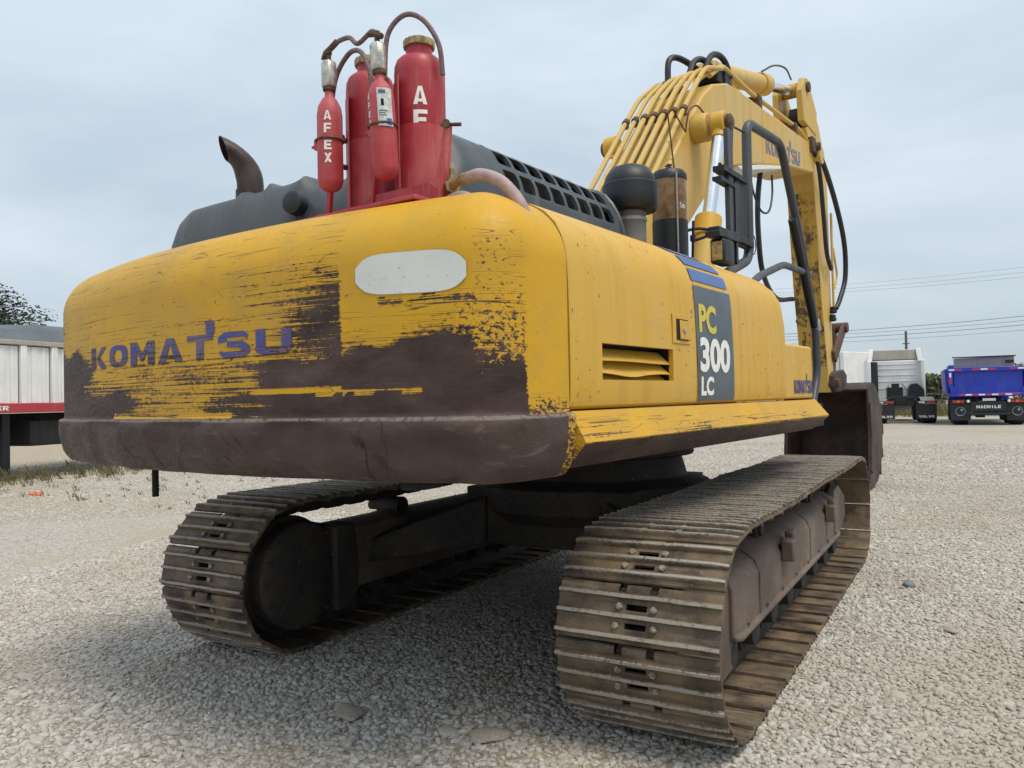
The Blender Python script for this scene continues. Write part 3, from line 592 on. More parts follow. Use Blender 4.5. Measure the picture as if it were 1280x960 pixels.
def set_uv(o, uvs):
    me = o.data; l = me.uv_layers.new(name='UVMap')
    idx = np.zeros(len(me.loops), dtype=np.int32); me.loops.foreach_get('vertex_index', idx); l.data.foreach_set('uv', np.array(uvs, dtype=np.float32)[idx].ravel())
set_uv(cw, uv)
def rear(x, z, off=.0018):
    y = CWC-math.sqrt(CWR*CWR-x*x); th = math.asin(x/CWR); return (x+math.sin(th)*off, y-math.cos(th)*off, z)
s_mid = S[-1]/2
def cw_decal(name, v, f, mat, wv, fx):
    bb = MB(); bb.add([rear(*p) for p in v], f); o = bb.build(name, mat, cw, smooth=0, attrs={'wear': [wv(*p) for p in v], 'edge': [0.]*len(v)})
    set_uv(o, [(s_mid+p[0], p[1]) for p in v]); return o
# faded blue maker's name, each letter with the top half sound and the foot scraped away
LET = {'K': [[(0,0),(.3,0),(.3,1),(0,1)],[(.3,.42),(.68,1),(1,1),(.55,.5)],[(.36,.42),(.55,.56),(1,0),(.66,0)]],
 'M': [[(0,0),(.26,0),(.26,1),(0,1)],[(.74,0),(1,0),(1,1),(.74,1)],[(.26,1),(.26,.62),(.46,.15),(.46,.55)],[(.46,.55),(.46,.15),(.54,.15),(.54,.55)],[(.54,.55),(.54,.15),(.74,.62),(.74,1)]],
 'A': [[(0,0),(.3,0),(.48,.74),(.36,1)],[(.36,1),(.48,.74),(.52,.74),(.64,1)],[(.64,1),(.52,.74),(.7,0),(1,0)],[(.37,.30),(.36,.14),(.64,.14),(.63,.30)]],
 'T': [[(0,.76),(1,.76),(1,1),(0,1)],[(.36,0),(.64,0),(.64,.76),(.36,.76)],[(.74,1.0),(1.06,1.0),(1.06,1.50),(.74,1.50)]],
 'U': [[(0,.16),(.28,.3),(.28,1),(0,1)],[(.72,.3),(1,.16),(1,1),(.72,1)],[(0,.16),(.2,0),(.8,0),(1,.16),(.72,.3),(.64,.22),(.36,.22),(.28,.3)]],
 'S': [[(.04,.18),(.2,0),(.2,.24),(.06,.3)],[(.2,0),(.8,0),(.72,.24),(.2,.24)],[(.8,0),(1,.18),(1,.42),(.72,.36),(.72,.24)],[(1,.42),(.8,.6),(.28,.66),(.28,.64),(.3,.42),(.72,.36)],[(.28,.64),(0,.58),(0,.82),(.28,.78)],[(0,.82),(.2,1),(.8,1),(.8,.78),(.28,.78)],[(.8,1),(.96,.84),(.92,.72),(.8,.78)]]}
def ring(n=20):
    o = []
    for k in range(n):
        a0, a1 = 2*PI*k/n, 2*PI*(k+1)/n; q = lambda a, r: (.5+r*math.copysign(abs(math.cos(a))**.7, math.cos(a)), .5+r*math.copysign(abs(math.sin(a))**.7, math.sin(a)))
        i = lambda a: (.5+.22*math.copysign(abs(math.cos(a))**.8, math.cos(a)), .5+.28*math.copysign(abs(math.sin(a))**.8, math.sin(a)))
        o.append([q(a0,.5), q(a1,.5), i(a1), i(a0)])
    return o
LET['O'] = ring()
LET.update({
 'E': [[(0,0),(.34,0),(.34,1),(0,1)],[(.34,0),(1,0),(1,.22),(.34,.22)],[(.34,.39),(.9,.39),(.9,.61),(.34,.61)],[(.34,.78),(1,.78),(1,1),(.34,1)]],
 'F': [[(0,0),(.34,0),(.34,1),(0,1)],[(.34,.36),(.9,.36),(.9,.58),(.34,.58)],[(.34,.78),(1,.78),(1,1),(.34,1)]],
 'X': [[(0,0),(.34,0),(1,1),(.66,1)],[(.66,0),(1,0),(.69,.46),(.52,.20)],[(.31,.54),(.48,.80),(.34,1),(0,1)]],
 'L': [[(0,0),(.34,0),(.34,1),(0,1)],[(.34,0),(.95,0),(.95,.24),(.34,.24)]],
 'I': [[(.33,0),(.67,0),(.67,1),(.33,1)]],
 'H': [[(0,0),(.32,0),(.32,1),(0,1)],[(.68,0),(1,0),(1,1),(.68,1)],[(.32,.38),(.68,.38),(.68,.62),(.32,.62)]],
 'V': [[(0,1),(.34,1),(.5,.34),(.36,0)],[(.36,0),(.5,.34),(.64,0)],[(.64,0),(.5,.34),(.66,1),(1,1)]],
 'R': [[(0,0),(.32,0),(.32,1),(0,1)],[(.32,.78),(.7,.78),(.9,1),(.32,1)],[(.7,.78),(1,.85),(1,.6),(.7,.62)],[(.32,.42),(.9,.42),(.7,.62),(.32,.62)],[(.36,.42),(.68,.42),(1,0),(.66,0)]],
 'C': [[(.2,1),(.8,1),(.8,.78),(.34,.78)],[(.8,1),(1,.82),(1,.64),(.72,.64),(.72,.78)],[(0,.82),(.2,1),(.34,.78),(.34,.22),(.2,0),(0,.18)],[(.2,0),(.34,.22),(.8,.22),(.8,0)],[(.8,0),(.72,.22),(.72,.36),(1,.36),(1,.18)]]})
def word_polys(word, gap=.16, wide=None):
    wd = {'M': 1.12, 'T': .92}; tot = sum(wd.get(c, 1.) for c in word)+gap*(len(word)-1); x = 0.; out = []
    for c in word:
        w_ = wd.get(c, 1.)
        for pl in LET[c]: out.append([((x+u*w_)/tot, v) for u, v in pl])
        x += w_+gap
    return out
def fine(polys):
    """small quads so that the decal follows wear and curvature"""
    bm = bmesh.new()
    for pl in polys:
        vv = [bm.verts.new((u, v, 0)) for u, v in pl]
        bm.faces.new(vv)
    bmesh.ops.triangulate(bm, faces=bm.faces); bmesh.ops.subdivide_edges(bm, edges=bm.edges, cuts=3, use_grid_fill=True)
    bm.verts.index_update(); v = [tuple(p.co) for p in bm.verts]; f = [tuple(q.index for q in fc.verts) for fc in bm.faces]; bm.free()
    return v, f
def word_decal(name, word, mat, parent, fn, rotz=None, gap=.16):
    v, f = fine(word_polys(word, gap)); bb = MB(); bb.add([fn(p[0], p[1]) for p in v], f); return bb.build(name, mat, parent, smooth=0, rotz=rotz, recalc=False)
v, f = fine(word_polys('KOMATSU', .17)); v = [(-.86+1.50*p[0], 1.648+.100*p[1]) for p in v]
cw_decal('lettering', v, f, 'cwblue', lambda x, z: .22+.62*ss(1.71, 1.645, z)*(.6+.9*nz(x*6, 3.))+.40*ss(-.62, -.86, x)+.2*nz(x*9, z*14), 0)
# chalky rounded patch painted on the back
pv = []; nn = 24
for k in range(nn): u = k/(nn-1); x = .935+.425*u; h = max(.34, (1-abs(2*u-1)**5.)**.5); pv.append((x, 1.903-.012*u-.070*h)); pv.append((x, 1.903-.012*u+.070*h))
cw_decal('white_patch', pv, [(2*k, 2*k+2, 2*k+3, 2*k+1) for k in range(nn-1)], 'cwwhite', lambda x, z: -.07, 0)
b = MB(); b.tube([(-.70,-3.02,1.20),(-.70,-3.02,1.03)], .016, 8); b.build('drain_stub', 'darkframe', cw)
# ---------------------------------------------------------------- right-hand bodywork
SIDE = [(1.470,1.424),(1.488,1.436),(1.494,1.46),(1.497,1.532),(1.498,1.60),(1.498,1.672),(1.498,1.72),(1.497,1.80),(1.495,1.88),(1.492,1.95),(1.486,2.0),(1.472,2.05),(1.447,2.10),(1.40,2.148),(1.335,2.185),(1.25,2.208),(1.10,2.222),(.80,2.23)]
def side_x(z):
    for (x0, za), (x1, zb) in zip(SIDE, SIDE[1:]):
        if za <= z <= zb: return x0+(x1-x0)*(z-za)/(zb-za)
    return SIDE[-1][0]
def side_panel(name, ys, hole=None, cap=None, parent=None, mat='yellow', flip=1):
    bb = MB(); n = len(SIDE)
    for y in ys:
        for x, z in SIDE:
            zz = min(z, cap(y)) if cap else z; bb.v.append((flip*x, y, zz))
    for i in range(len(ys)-1):
        for j in range(n-1):
            if hole and hole((ys[i]+ys[i+1])/2, (SIDE[j][1]+SIDE[j+1][1])/2): continue
            q = (i*n+j, (i+1)*n+j, (i+1)*n+j+1, i*n+j+1); bb.f.append(q if flip > 0 else q[::-1])
    return up(bb, name, mat, smooth=40, solid=.022)
LY0, LY1, LZ0, LZ1 = -2.505, -1.855, 1.532, 1.672
door = side_panel('engine_door', [-2.738,-2.6,LY0,-2.2,-2.0,LY1,-1.7,-1.588], lambda y, z: LY0 < y < LY1 and LZ0 < z < LZ1)
b = MB()                                                        # recess behind the louvre
b.box(1.38, 1.40, LY0-.02, LY1+.02, LZ0-.02, LZ1+.02)
for y0, y1, z0_, z1_ in ((LY0-.02,LY1+.02,LZ0-.02,LZ0-.002),(LY0-.02,LY1+.02,LZ1+.002,LZ1+.02)): b.box(1.40, 1.484, y0, y1, z0_, z1_)
b.box(1.40, 1.484, LY0-.02, LY0-.002, LZ0-.002, LZ1+.002); b.box(1.40, 1.484, LY1+.002, LY1+.02, LZ0-.002, LZ1+.002); b.build('louver_recess', 'dark', door)
for k in range(3):
    z = LZ1-.012-k*.048; bb = MB(); n = 14; rr = []
    for i in range(n+1):
        u = i/n; y = LY0+.004+(LY1-LY0-.008)*u; sag = (-.012*math.sin(PI*min(1, u*1.6))+.004*math.sin(9*u))*(k == 1)+.002*math.sin(5*u+k)
        rr.append([(1.425,y,z),(1.480,y,z-.050+sag),(1.482,y,z-.053+sag),(1.478,y,z-.055+sag),(1.422,y,z-.004)])
    bb.rings(rr); bb.build('louver_slat', 'yellow', door)
b = MB(); b.box(1.4982, 1.503, -1.862, -1.665, 1.700, 1.835); fr_ = b.build('latch_plate', 'yellow', door, bevel=.003)
b = MB(); b.box(1.5032, 1.5045, -1.825, -1.692, 1.716, 1.812); b.build('latch_shade', 'dark', door)  # dark sheet on the flat plate, painting a recess's shade
b = MB(); b.box(1.5047, 1.512, -1.795, -1.697, 1.720, 1.806); b.build('door_handle', 'yellow', door, bevel=.004)
b = MB(); b.lathe([(.014,0),(.014,.006),(.008,.009)], (1.512,-1.755,1.763), (1,0,0), 14); b.build('key_lock', 'steel', door)
def p3cap(y): u = min(1, max(0, (y+.50)/.335)); return 1.90+.335*math.sqrt(max(0, 1-u**2.4))
pan = side_panel('side_panel', [-1.582,-1.4,-1.06,-.8,-.6,-.5]+[-.5+.335*k/12 for k in range(1,13)], cap=p3cap)
def side_quad(name, y0, y1, za, zb, mat, parent, slant=0., off=.0035):
    bb = MB(); zz = [za]+[z for x, z in SIDE if za < z < zb]+[zb]; rr = []
    for z in zz:
        x = side_x(z)+off; t_ = (z-1.43)/.75; d = slant*max(0, t_); zo = z+(.003 if z > 2.0 else 0); bb.v.append((x, y0-d, zo)); bb.v.append((x, y1-d, zo))
    for k in range(len(zz)-1): bb.f.append((2*k, 2*k+1, 2*k+3, 2*k+2))
    return bb.build(name, mat, parent, smooth=60)
side_quad('badge_panel', -1.575, -1.085, 1.436, 1.990, 'decalgrey', pan, .03)
side_quad('stripe', -1.575, -1.10, 2.010, 2.072, 'decalblue', pan, .035)
side_quad('stripe', -1.575, -1.11, 2.090, 2.140, 'decalblue', pan, .045)
side_quad('stripe', -1.575, -1.12, 2.156, 2.188, 'decalblue', pan, .06)
def on_side(y0, y1, za, zb, off=.006, sl=0): return lambda u, v: (side_x(za+(zb-za)*v)+off, y0+(y1-y0)*u-sl*v, za+(zb-za)*v)
lettering('lettering', 'PC', 'letteryellow', pan, on_side(-1.555,-1.335,1.765,1.905), .04)
lettering('lettering', '300', 'letterwhite', pan, on_side(-1.555,-1.155,1.575,1.745), .04)
lettering('lettering', 'LC', 'letterwhite', pan, on_side(-1.545,-1.385,1.462,1.555), .045)
b = MB(); b.prism([(1.44,1.424),(1.488,1.43),(1.488,1.765),(1.474,1.782),(.85,1.79),(.85,1.424)], -.158, .478, 'y'); tb = up(b, 'tool_box', 'yellow', bevel=.012, seg=3)
word_decal('lettering', 'KOMATSU', 'letterblue', tb, lambda u, v: (1.4915, .035+.42*u, 1.462+.088*v), gap=.08)
b = MB(); b.box(.80, 1.47, -.163, -.159, 1.79, 1.90); up(b, 'front_bulkhead', 'yellow')
# sill along the deck edge: sloping yellow top, scraped brown underside
b = MB(); sp = [(1.36,1.418),(1.497,1.418),(1.556,1.308),(1.548,1.292),(1.475,1.215),(1.36,1.195)]
rr = []
for y in (-2.742, -2.70, -1.9, -1.0, 0., .45): rr.append([(x, y, z) for x, z in sp])
rr.append([(x-.0*(x > 1.5), .62 if x > 1.5 else .50, z) for x, z in sp])
b.rings(rr); ww2 = []
for p in b.v: ww2.append(-.12 if p[2] > 1.31 else (.30 if p[2] > 1.30 else (1.0 if p[2] > 1.2 else 1.1)))
sill = up(b, 'deck_sill', 'cw', smooth=25, attrs={'wear': [min(1, w_*1.0-.15*ss(-.5, .5, p[1])) for w_, p in zip(ww2, b.v)], 'edge': [0.]*len(b.v)}, recalc=True)
set_uv(sill, [(p[1]+9, p[2]*.9+p[0]*.4) for p in b.v]); sill['label'] = 'yellow sloping deck sill with a scraped brown underside'
# left-hand bodywork (mostly hidden from here)
side_panel('side_panel', [-2.738,-1.7,-.9,.1], flip=-1); b = MB(); b.rings([[(-x, y, z) for x, z in sp] for y in (-2.742, 0, 1.7)]); up(b, 'deck_sill', 'yellow', recalc=True)
b = MB(); b.box(-1.2, 1.2, -2.74, -.2, 2.10, 2.208); up(b, 'engine_bay_cover', 'grey', bevel=.01)
# ---------------------------------------------------------------- grey engine hood with vent openings
HS = [(.875,2.19),(.868,2.30),(.855,2.42),(.835,2.50),(.80,2.565),(.765,2.625),(.71,2.665),(.63,2.695),(.50,2.712),(.38,2.705),(.27,2.67),(.17,2.61),(.08,2.572),(-.05,2.560),(-.30,2.560),(-.55,2.562),(-.85,2.562),(-1.03,2.56),(-1.13,2.51),(-1.185,2.42),(-1.225,2.28),(-1.23,2.19)]
hl_ = [0.]
for p, q in zip(HS, HS[1:]): hl_.append(hl_[-1]+math.hypot(q[0]-p[0], q[1]-p[1]))
def sec(d):
    for i in range(len(HS)-1):
        if d <= hl_[i+1]: u = (d-hl_[i])/(hl_[i+1]-hl_[i]); return (HS[i][0]+(HS[i+1][0]-HS[i][0])*u, HS[i][1]+(HS[i+1][1]-HS[i][1])*u)
    return HS[-1]
def hood_pt(d, y):
    x, z = sec(d); yb, yf = -2.60, -1.06
    m_l = ss(.05, -.15, x); yb = -2.60-.06*m_l; re = .19-.11*m_l
    k = 1.
    if y < yb+re: k = math.sqrt(max(0, 1-((yb+re-max(y, yb))/re)**2))
    if x > .1 or True:
        rib = sum(.030*math.exp(-((x-x0)/.032)**2) for x0 in (-.56, -.34, -.10)) if x < .05 else 0
    z = 2.19+(z-2.19)*(.30+.70*k)+rib*k*(z > 2.3); xc = -.12; x = xc+(x-xc)*(1-.07*(1-k)); return (x, y, z)
GD0, GD1, GY0, GY1 = .245, .625, -2.20, -1.13; rows_ = 3; cols_ = 8
ds = sorted(set([hl_[-1]*k/70 for k in range(71) if not (GD0-.01 < hl_[-1]*k/70 < GD1+.01)]+[GD0+(GD1-GD0)*k/9 for k in range(10)]))
ys_ = [-2.66,-2.657,-2.65,-2.638,-2.62,-2.60,-2.595,-2.58,-2.56,-2.53,-2.49,-2.44,-2.38,-2.3]+[GY0+(GY1-GY0)*k/16 for k in range(17)]+[-1.09,-1.06]
b = MB(); nd = len(ds)
for y in ys_:
    for d in ds: b.v.append(hood_pt(d, y))
for i in range(len(ys_)-1):
    for j in range(nd-1):
        ym, dm = (ys_[i]+ys_[i+1])/2, (ds[j]+ds[j+1])/2
        if GY0 < ym < GY1 and GD0 < dm < GD1: continue
        b.f.append((i*nd+j, (i+1)*nd+j, (i+1)*nd+j+1, i*nd+j+1))
b.f.append(tuple(range(nd))[::-1])
rr_ = 24
for r in range(rows_):
    for c_ in range(cols_):
        d0, d1 = GD0+(GD1-GD0)*r/rows_, GD0+(GD1-GD0)*(r+1)/rows_; y0, y1 = GY0+(GY1-GY0)*c_/cols_, GY0+(GY1-GY0)*(c_+1)/cols_
        bo, bi = [], []
        for k in range(rr_):
            a = 2*PI*k/rr_+PI/4; ca, sa = math.cos(a), math.sin(a); m_ = max(abs(ca), abs(sa)); bo.append((ca/m_, sa/m_))
            e = .28; bi.append(((.80)*math.copysign(abs(ca)**e, ca)/1., .76*math.copysign(abs(sa)**e, sa)/1.))
        f_ = lambda p, dp=0.: hood_pt((d0+d1)/2+(d1-d0)/2*p[1], (y0+y1)/2+(y1-y0)/2*p[0])
        O1 = [f_(p) for p in bo]; I1 = [f_(p) for p in bi]; I2 = [(p[0]-.018, p[1], p[2]-.012) for p in I1]
        base = b.add(O1+I1+I2, [])
        for k in range(rr_):
            k2 = (k+1) % rr_; b.f.append((base+k, base+k2, base+rr_+k2, base+rr_+k)); b.f.append((base+rr_+k, base+rr_+k2, base+2*rr_+k2, base+2*rr_+k))
hood = up(b, 'engine_hood', 'grey', smooth=38, recalc=False)
b = MB(); rr = []
for y in (GY0-.03, GY1+.03): rr.append([(hood_pt(d, y)[0]-.07, y, hood_pt(d, y)[2]-.05) for d in [.15+.6*k/14 for k in range(15)]])
b.rings(rr, closed=False)
for y in [GY0+.02*k for k in range(54)]: b.tube([(hood_pt(d, y)[0]-.06, y, hood_pt(d, y)[2]-.042) for d in (.22, .32, .42, .52, .64)], .003, 4)
b.build('vent_screen', 'dark', hood)  # mesh wires plus a dark sheet painting the engine bay's shade
b = MB(); b.add([hood_pt(hl_[-1]*k/40, -1.075) for k in range(41)], [tuple(range(41))]); b.build('front_bulkhead', 'dark', hood, smooth=0)  # dark sheet added so no light shows through the vents
b = MB(); b.tube([hood_pt(hl_[-1]*k/40, -1.058) for k in range(41)], .014, 6); b.build('hood_rim', 'grey', hood)
b = MB(); b.lathe([(.055,0),(.055,.06),(.04,.07)], (-.06,-2.645,2.42), (.25,-1,0.05), 16); b.build('hood_stop', 'plasticblack', hood)
b = MB(); b.prism([(-2.7,2.19),(-2.7,2.27),(-2.5,2.33),(-2.3,2.19)], -1.18, -1.06); b.build('hood_hinge', 'black', hood, bevel=.01)
# ---------------------------------------------------------------- exhaust stack
b = MB(); ex, ey, ez = -.74, -2.42, 2.55; pts = [(ex,ey,ez),(ex,ey,ez+.07),(ex,ey,ez+.13)]; R_ = .20
for k in range(1, 10): a = math.radians(8*k); pts.append((ex-R_*(1-math.cos(a))*.45, ey-R_*(1-math.cos(a))*.9, ez+.13+R_*math.sin(a)))
n = 22; tb_ = MB(); tb_.tube(pts, .072, n, False); m_ = len(pts)
# shear the mouth so that it opens sideways on a slant
def shear(v):
    o = []
    for i in range(m_):
        u = max(0, (i-4)/(m_-5))
        for k in range(n):
            p = Vector(v[i*n+k]); c_ = Vector(pts[i]); d = p-c_; p = c_+d+Vector((0, 0, 1)).cross(Vector((0,0,0)))
            e_ = u*(p.z-c_.z)*.75; p.x -= e_*.45; p.y -= e_*.9; o.append(tuple(p))
    return o
tb_.v = shear(tb_.v); ni = len(tb_.v); inner = []
for i in range(m_):
    for k in range(n): c_ = Vector(pts[i]); p = Vector(tb_.v[i*n+k]); inner.append(tuple(c_+(p-c_)*.93))
tb_.add(inner[-n:], []); bore = MB(); bore.add(inner, [(i*n+(k+1) % n, i*n+k, (i+1)*n+k, (i+1)*n+(k+1) % n) for i in range(m_-1) for k in range(n)])
for k in range(n): tb_.f.append(((m_-1)*n+k, (m_-1)*n+(k+1) % n, ni+(k+1) % n, ni+k))
exh = up(tb_, 'exhaust_pipe', 'exhaust', smooth=50); bore.build('pipe_bore', 'dark', exh)  # bore coloured near-black to paint the shade inside the pipe
b = MB(); b.lathe([(.074,0),(.079,0),(.079,.10),(.074,.10)], (ex,ey,ez), n=24); b.build('clamp_sleeve', 'exhaust', exh)
# ---------------------------------------------------------------- fire suppression bottles
def cyl_letter(name, s, mat, parent, c, r, a0, zc, w_, h, bold=.022):
    v, f = fine(word_polys(s)); v = [(p[0], p[1]) for p in v]; bb = MB(); bb.add([(c[0]+(r+.0015)*math.cos(a0+(u-.5)*w_/r), c[1]+(r+.0015)*math.sin(a0+(u-.5)*w_/r), zc+(q-.5)*h) for u, q in v], f)
    return bb.build(name, mat, parent, smooth=0)
TB = 2.345
TKS, TKO = .858, (.418, -.727, .208)            # the bottle rack stands on the counterweight's top deck
def on_deck(o):
    o.scale = (TKS,)*3; c_, s_ = math.cos(-PHI), math.sin(-PHI); o.location = (TKO[0]*c_-TKO[1]*s_, TKO[0]*s_+TKO[1]*c_, TKO[2]); return o
def fire_tank(x, y, h, letters):
    b = MB(); r = .121
    b.lathe([(.10,0),(r,.02),(r,h-.085),(r*.98,h-.05),(r*.90,h-.022),(r*.74,h-.004),(.064,h+.004),(.062,h+.05)], (x,y,TB), n=40); o = on_deck(up(b, 'fire_suppressant_tank', 'red', smooth=50))
    b = MB(); n = 30; pr = [((.073+.004*(k % 2))*math.cos(2*PI*k/n), (.073+.004*(k % 2))*math.sin(2*PI*k/n)) for k in range(n)]
    b.prism([(x+p[0], y+p[1]) for p in pr], TB+h+.048, TB+h+.082, 'z'); b.lathe([(.06,0),(.06,.008)], (x,y,TB+h+.0825), n=24); b.build('filler_cap', 'brass', o, bevel=.003)
    # folded mounting plate hugging the left flank, with bolts
    b = MB(); rr = []
    for z in (TB+.02, TB+h-.13):
        rr.append([(x+(r+.004)*math.cos(a), y+(r+.004)*math.sin(a), z) for a in [math.radians(200+k*8) for k in range(0, 6)]]+[(x+.012, y-r-.045, z)])
    b.rings(rr, closed=False); b.build('mounting_plate', 'red', o, solid=.006)
    for z in (TB+.27, TB+.40):
        b = MB(); b.lathe([(.014,0),(.014,.018),(.009,.02)], (x-.03, y-r-.02, z), (-.2,-1,0), 8); b.build('bolt', 'rustclamp', o)
    b = MB(); b.lathe([(r+.004,0),(r+.004,.405)], (x,y,TB+.001), n=40, caps=False); b.build('tank_sleeve', 'redmatte', o, solid=.003)
    for s_, zc in letters: cyl_letter('lettering', s_, 'letterwhite', o, (x,y), r, math.radians(-48), zc, .065, .085)
    return o
tR = fire_tank(.447, -2.33, .755, [('A', TB+.535), ('F', TB+.425)])
tL = fire_tank(.115, -2.33, .755, [])
def gas_bottle(x, y, z0_, letters, tilt, big):
    b = MB(); r = .060
    prof_ = [(.012,0),(.035,.006),(.052,.022),(r,.05),(r,.36),(.054,.40),(.036,.435),(.022,.45),(.020,.475)]
    b.lathe(prof_, (x,y,z0_), tilt, 28); o = on_deck(up(b, 'gas_cartridge', 'redmatte', smooth=60)); T = Vector(tilt).normalized(); B = Vector((x,y,z0_))
    p = B+T*.475; b = MB(); b.lathe([(.024,0),(.03,.006),(.03,.02)], p, tilt, 16); b.build('collar', 'rustclamp', o)
    b = MB(); b.lathe([(.033,.02),(.036,.026),(.036,.135),(.030,.145),(.012,.15)], p, tilt, 8); b.build('valve', 'steel', o, bevel=.003)
    q = p+T*.15; b = MB(); b.lathe([(.012,0),(.012,.03),(.016,.03),(.016,.05)], q, tilt, 10); b.build('fitting', 'rustclamp', o)
    b = MB(); c_ = B+T*.24; n = 28; Nn = T.orthogonal().normalized(); Bn = T.cross(Nn)
    b.tube([c_+(Nn*math.cos(2*PI*k/n)+Bn*math.sin(2*PI*k/n))*(r+.004) for k in range(n+1)], .006, 6); b.build('clamp_ring', 'rustclamp', o)
    for s_, dz in letters:
        cc = B+T*dz
        if big: cyl_letter('lettering', s_, 'letterwhite', o, (cc.x,cc.y), r, math.radians(-52), cc.z, .034, .044)
        else: cyl_letter('lettering', s_, 'letterwhite', o, (cc.x,cc.y), r, math.radians(-108), cc.z, .016, .026)
    b = MB(); b.hexa([(x-.10,y-.012,z0_+.215),(x-.055,y-.012,z0_+.205),(x-.055,y+.012,z0_+.205),(x-.10,y+.012,z0_+.215),(x-.10,y-.012,z0_+.265),(x-.055,y-.012,z0_+.275),(x-.055,y+.012,z0_+.275),(x-.10,y+.012,z0_+.265)])
    b.tube([(x-.125,y,z0_+.235),(x-.05,y,z0_+.24)], .007, 6); b.build('clamp_bracket', 'red', o)
    return o, q+T*.04
cA, topA = gas_bottle(.115, -2.60, 2.465, [('A',.345),('F',.285),('E',.205),('X',.145)], (0,0,1), True)
cB, topB = gas_bottle(.478, -2.60, 2.455, [('A',.365),('F',.325),('E',.285),('X',.245)], (-.05,-.015,1), False)
b = MB(); rr = []
for k in range(9): a = math.radians(-66+k*8); rr.append([(.47+.0615*math.cos(a), -2.603+.0615*math.sin(a), 2.68), (.462+.0615*math.cos(a), -2.606+.0615*math.sin(a), 2.85)])
b.rings(rr, closed=False); stk = b.build('sticker', 'sticker', cB, solid=.0005)
for a0, a1, z0_, z1_, m_ in ((-58,-30,2.825,2.84,'decalgrey'), (-50,-38,2.77,2.80,'dark'), (-60,-26,2.745,2.750,'decalgrey'), (-60,-34,2.735,2.739,'decalgrey'), (-60,-28,2.725,2.729,'decalgrey'), (-30,-8,2.685,2.715,'decalblue'), (-62,-40,2.69,2.70,'decalgrey')):
    b = MB(); rr = []
    for k in range(5):
        a = math.radians(a0+(a1-a0)*k/4); rr.append([(.47-.047*(z_-2.68)+.0630*math.cos(a), -2.603-.0176*(z_-2.68)+.0630*math.sin(a), z_) for z_ in (z0_, z1_)])
    b.rings(rr, closed=False); b.build('sticker_print', m_, cB)
# red rack: deck plate, uprights, diagonal braces
b = MB(); b.box(-.10, .70, -2.66, -2.16, 2.325, 2.345); rack = on_deck(up(b, 'tank_rack', 'red', bevel=.004))
b = MB(); b.prism([(-.08,2.346),(.70,2.346),(.70,2.40),(.66,2.43),(.30,2.43),(.26,2.40),(-.08,2.40)], -2.52, -2.512, 'y'); b.build('front_flange', 'red', rack)
b = MB(); b.hexa([(.66,-2.50,2.346),(.685,-2.50,2.346),(.685,-2.42,2.346),(.66,-2.42,2.346),(.685,-2.44,2.70),(.70,-2.44,2.70),(.70,-2.40,2.70),(.685,-2.40,2.70)]); b.build('brace', 'redmatte', rack)
b = MB(); b.tube([(.66,-2.43,2.71),(.75,-2.40,2.70)], .009, 8); b.lathe([(.019,0),(.019,.018)], (.70,-2.44,2.70), (.6,-1,0), 8); b.build('brace_bolt', 'rustclamp', rack)
b = MB(); b.hexa([(.05,-2.58,2.346),(.075,-2.58,2.346),(.075,-2.56,2.346),(.05,-2.56,2.346),(.09,-2.60,2.49),(.115,-2.60,2.49),(.115,-2.58,2.49),(.09,-2.58,2.49)]); b.build('brace', 'red', rack)
b = MB(); b.hexa([(.30,-2.53,2.346),(.312,-2.53,2.346),(.312,-2.50,2.346),(.30,-2.50,2.346),(.345,-2.53,2.62),(.357,-2.53,2.62),(.357,-2.50,2.62),(.345,-2.50,2.62)]); b.build('brace', 'red', rack)
def hose(name, pts, r, mat, parent=None, n=10, sm=8):
    b = MB(); b.tube(spline(pts, sm), r, n); return b.build(name, mat, parent) if parent else up(b, name, mat)
tA, tB_ = topA, topB
hose('hose', [tB_+Vector((0,0,-.01)), tB_+Vector((-.03,-.0,.02)), tB_+Vector((-.12,.0,-.01)), tA+Vector((.14,0,.03)), tA+Vector((.05,0,.03)), tA], .011, 'hosebrown', rack)
b = MB(); b.tube([tA+Vector((-.035,0,-.03)), tA+Vector((-.02,0,.0)), tA+Vector((.03,0,.02)), tA+Vector((.06,0,.035))], .014, 8); b.build('fitting', 'rustclamp', rack)
b = MB(); b.tube([tB_+Vector((.03,0,-.02)), tB_+Vector((.0,0,.0)), tB_+Vector((-.05,0,.012))], .014, 8); b.build('fitting', 'rustclamp', rack)
hose('hose', [(.345,-2.46,2.93),(.345,-2.46,3.02),(.36,-2.45,3.20),(.44,-2.42,3.28),(.53,-2.39,3.24),(.595,-2.36,3.12),(.60,-2.34,2.98)], .012, 'hosebrown', rack)
hose('hose', [(-.02,-2.46,2.86),(-.02,-2.46,2.98),(.02,-2.46,3.10),(.12,-2.47,3.17),(.22,-2.49,3.14),(.285,-2.50,3.03),(.30,-2.50,2.93)], .012, 'hosebrown', rack)
for p in ((.345,-2.46,2.93),(-.02,-2.46,2.86)):
    b = MB(); b.tube([(p[0],p[1],p[2]-.05),(p[0],p[1],p[2]+.06)], .016, 8); b.tube([(p[0],p[1],p[2]-.04),(p[0]-.02,p[1]+.08,p[2]-.05)], .018, 8); b.build('fitting', 'rustclamp', rack)
b = MB(); b.tube([(.62,-2.36,2.42),(.70,-2.42,2.42)], .022, 10); b.tube([(.70,-2.42,2.42),(.73,-2.44,2.42)], .036, 6); b.tube([(.73,-2.44,2.42),(.82,-2.48,2.425)], .020, 10); b.tube([(.82,-2.48,2.425),(.87,-2.50,2.42)], .026, 6)
b.tube([(.72,-2.43,2.34),(.72,-2.43,2.5)], .016, 6); b.build('outlet_valve', 'brass', rack)
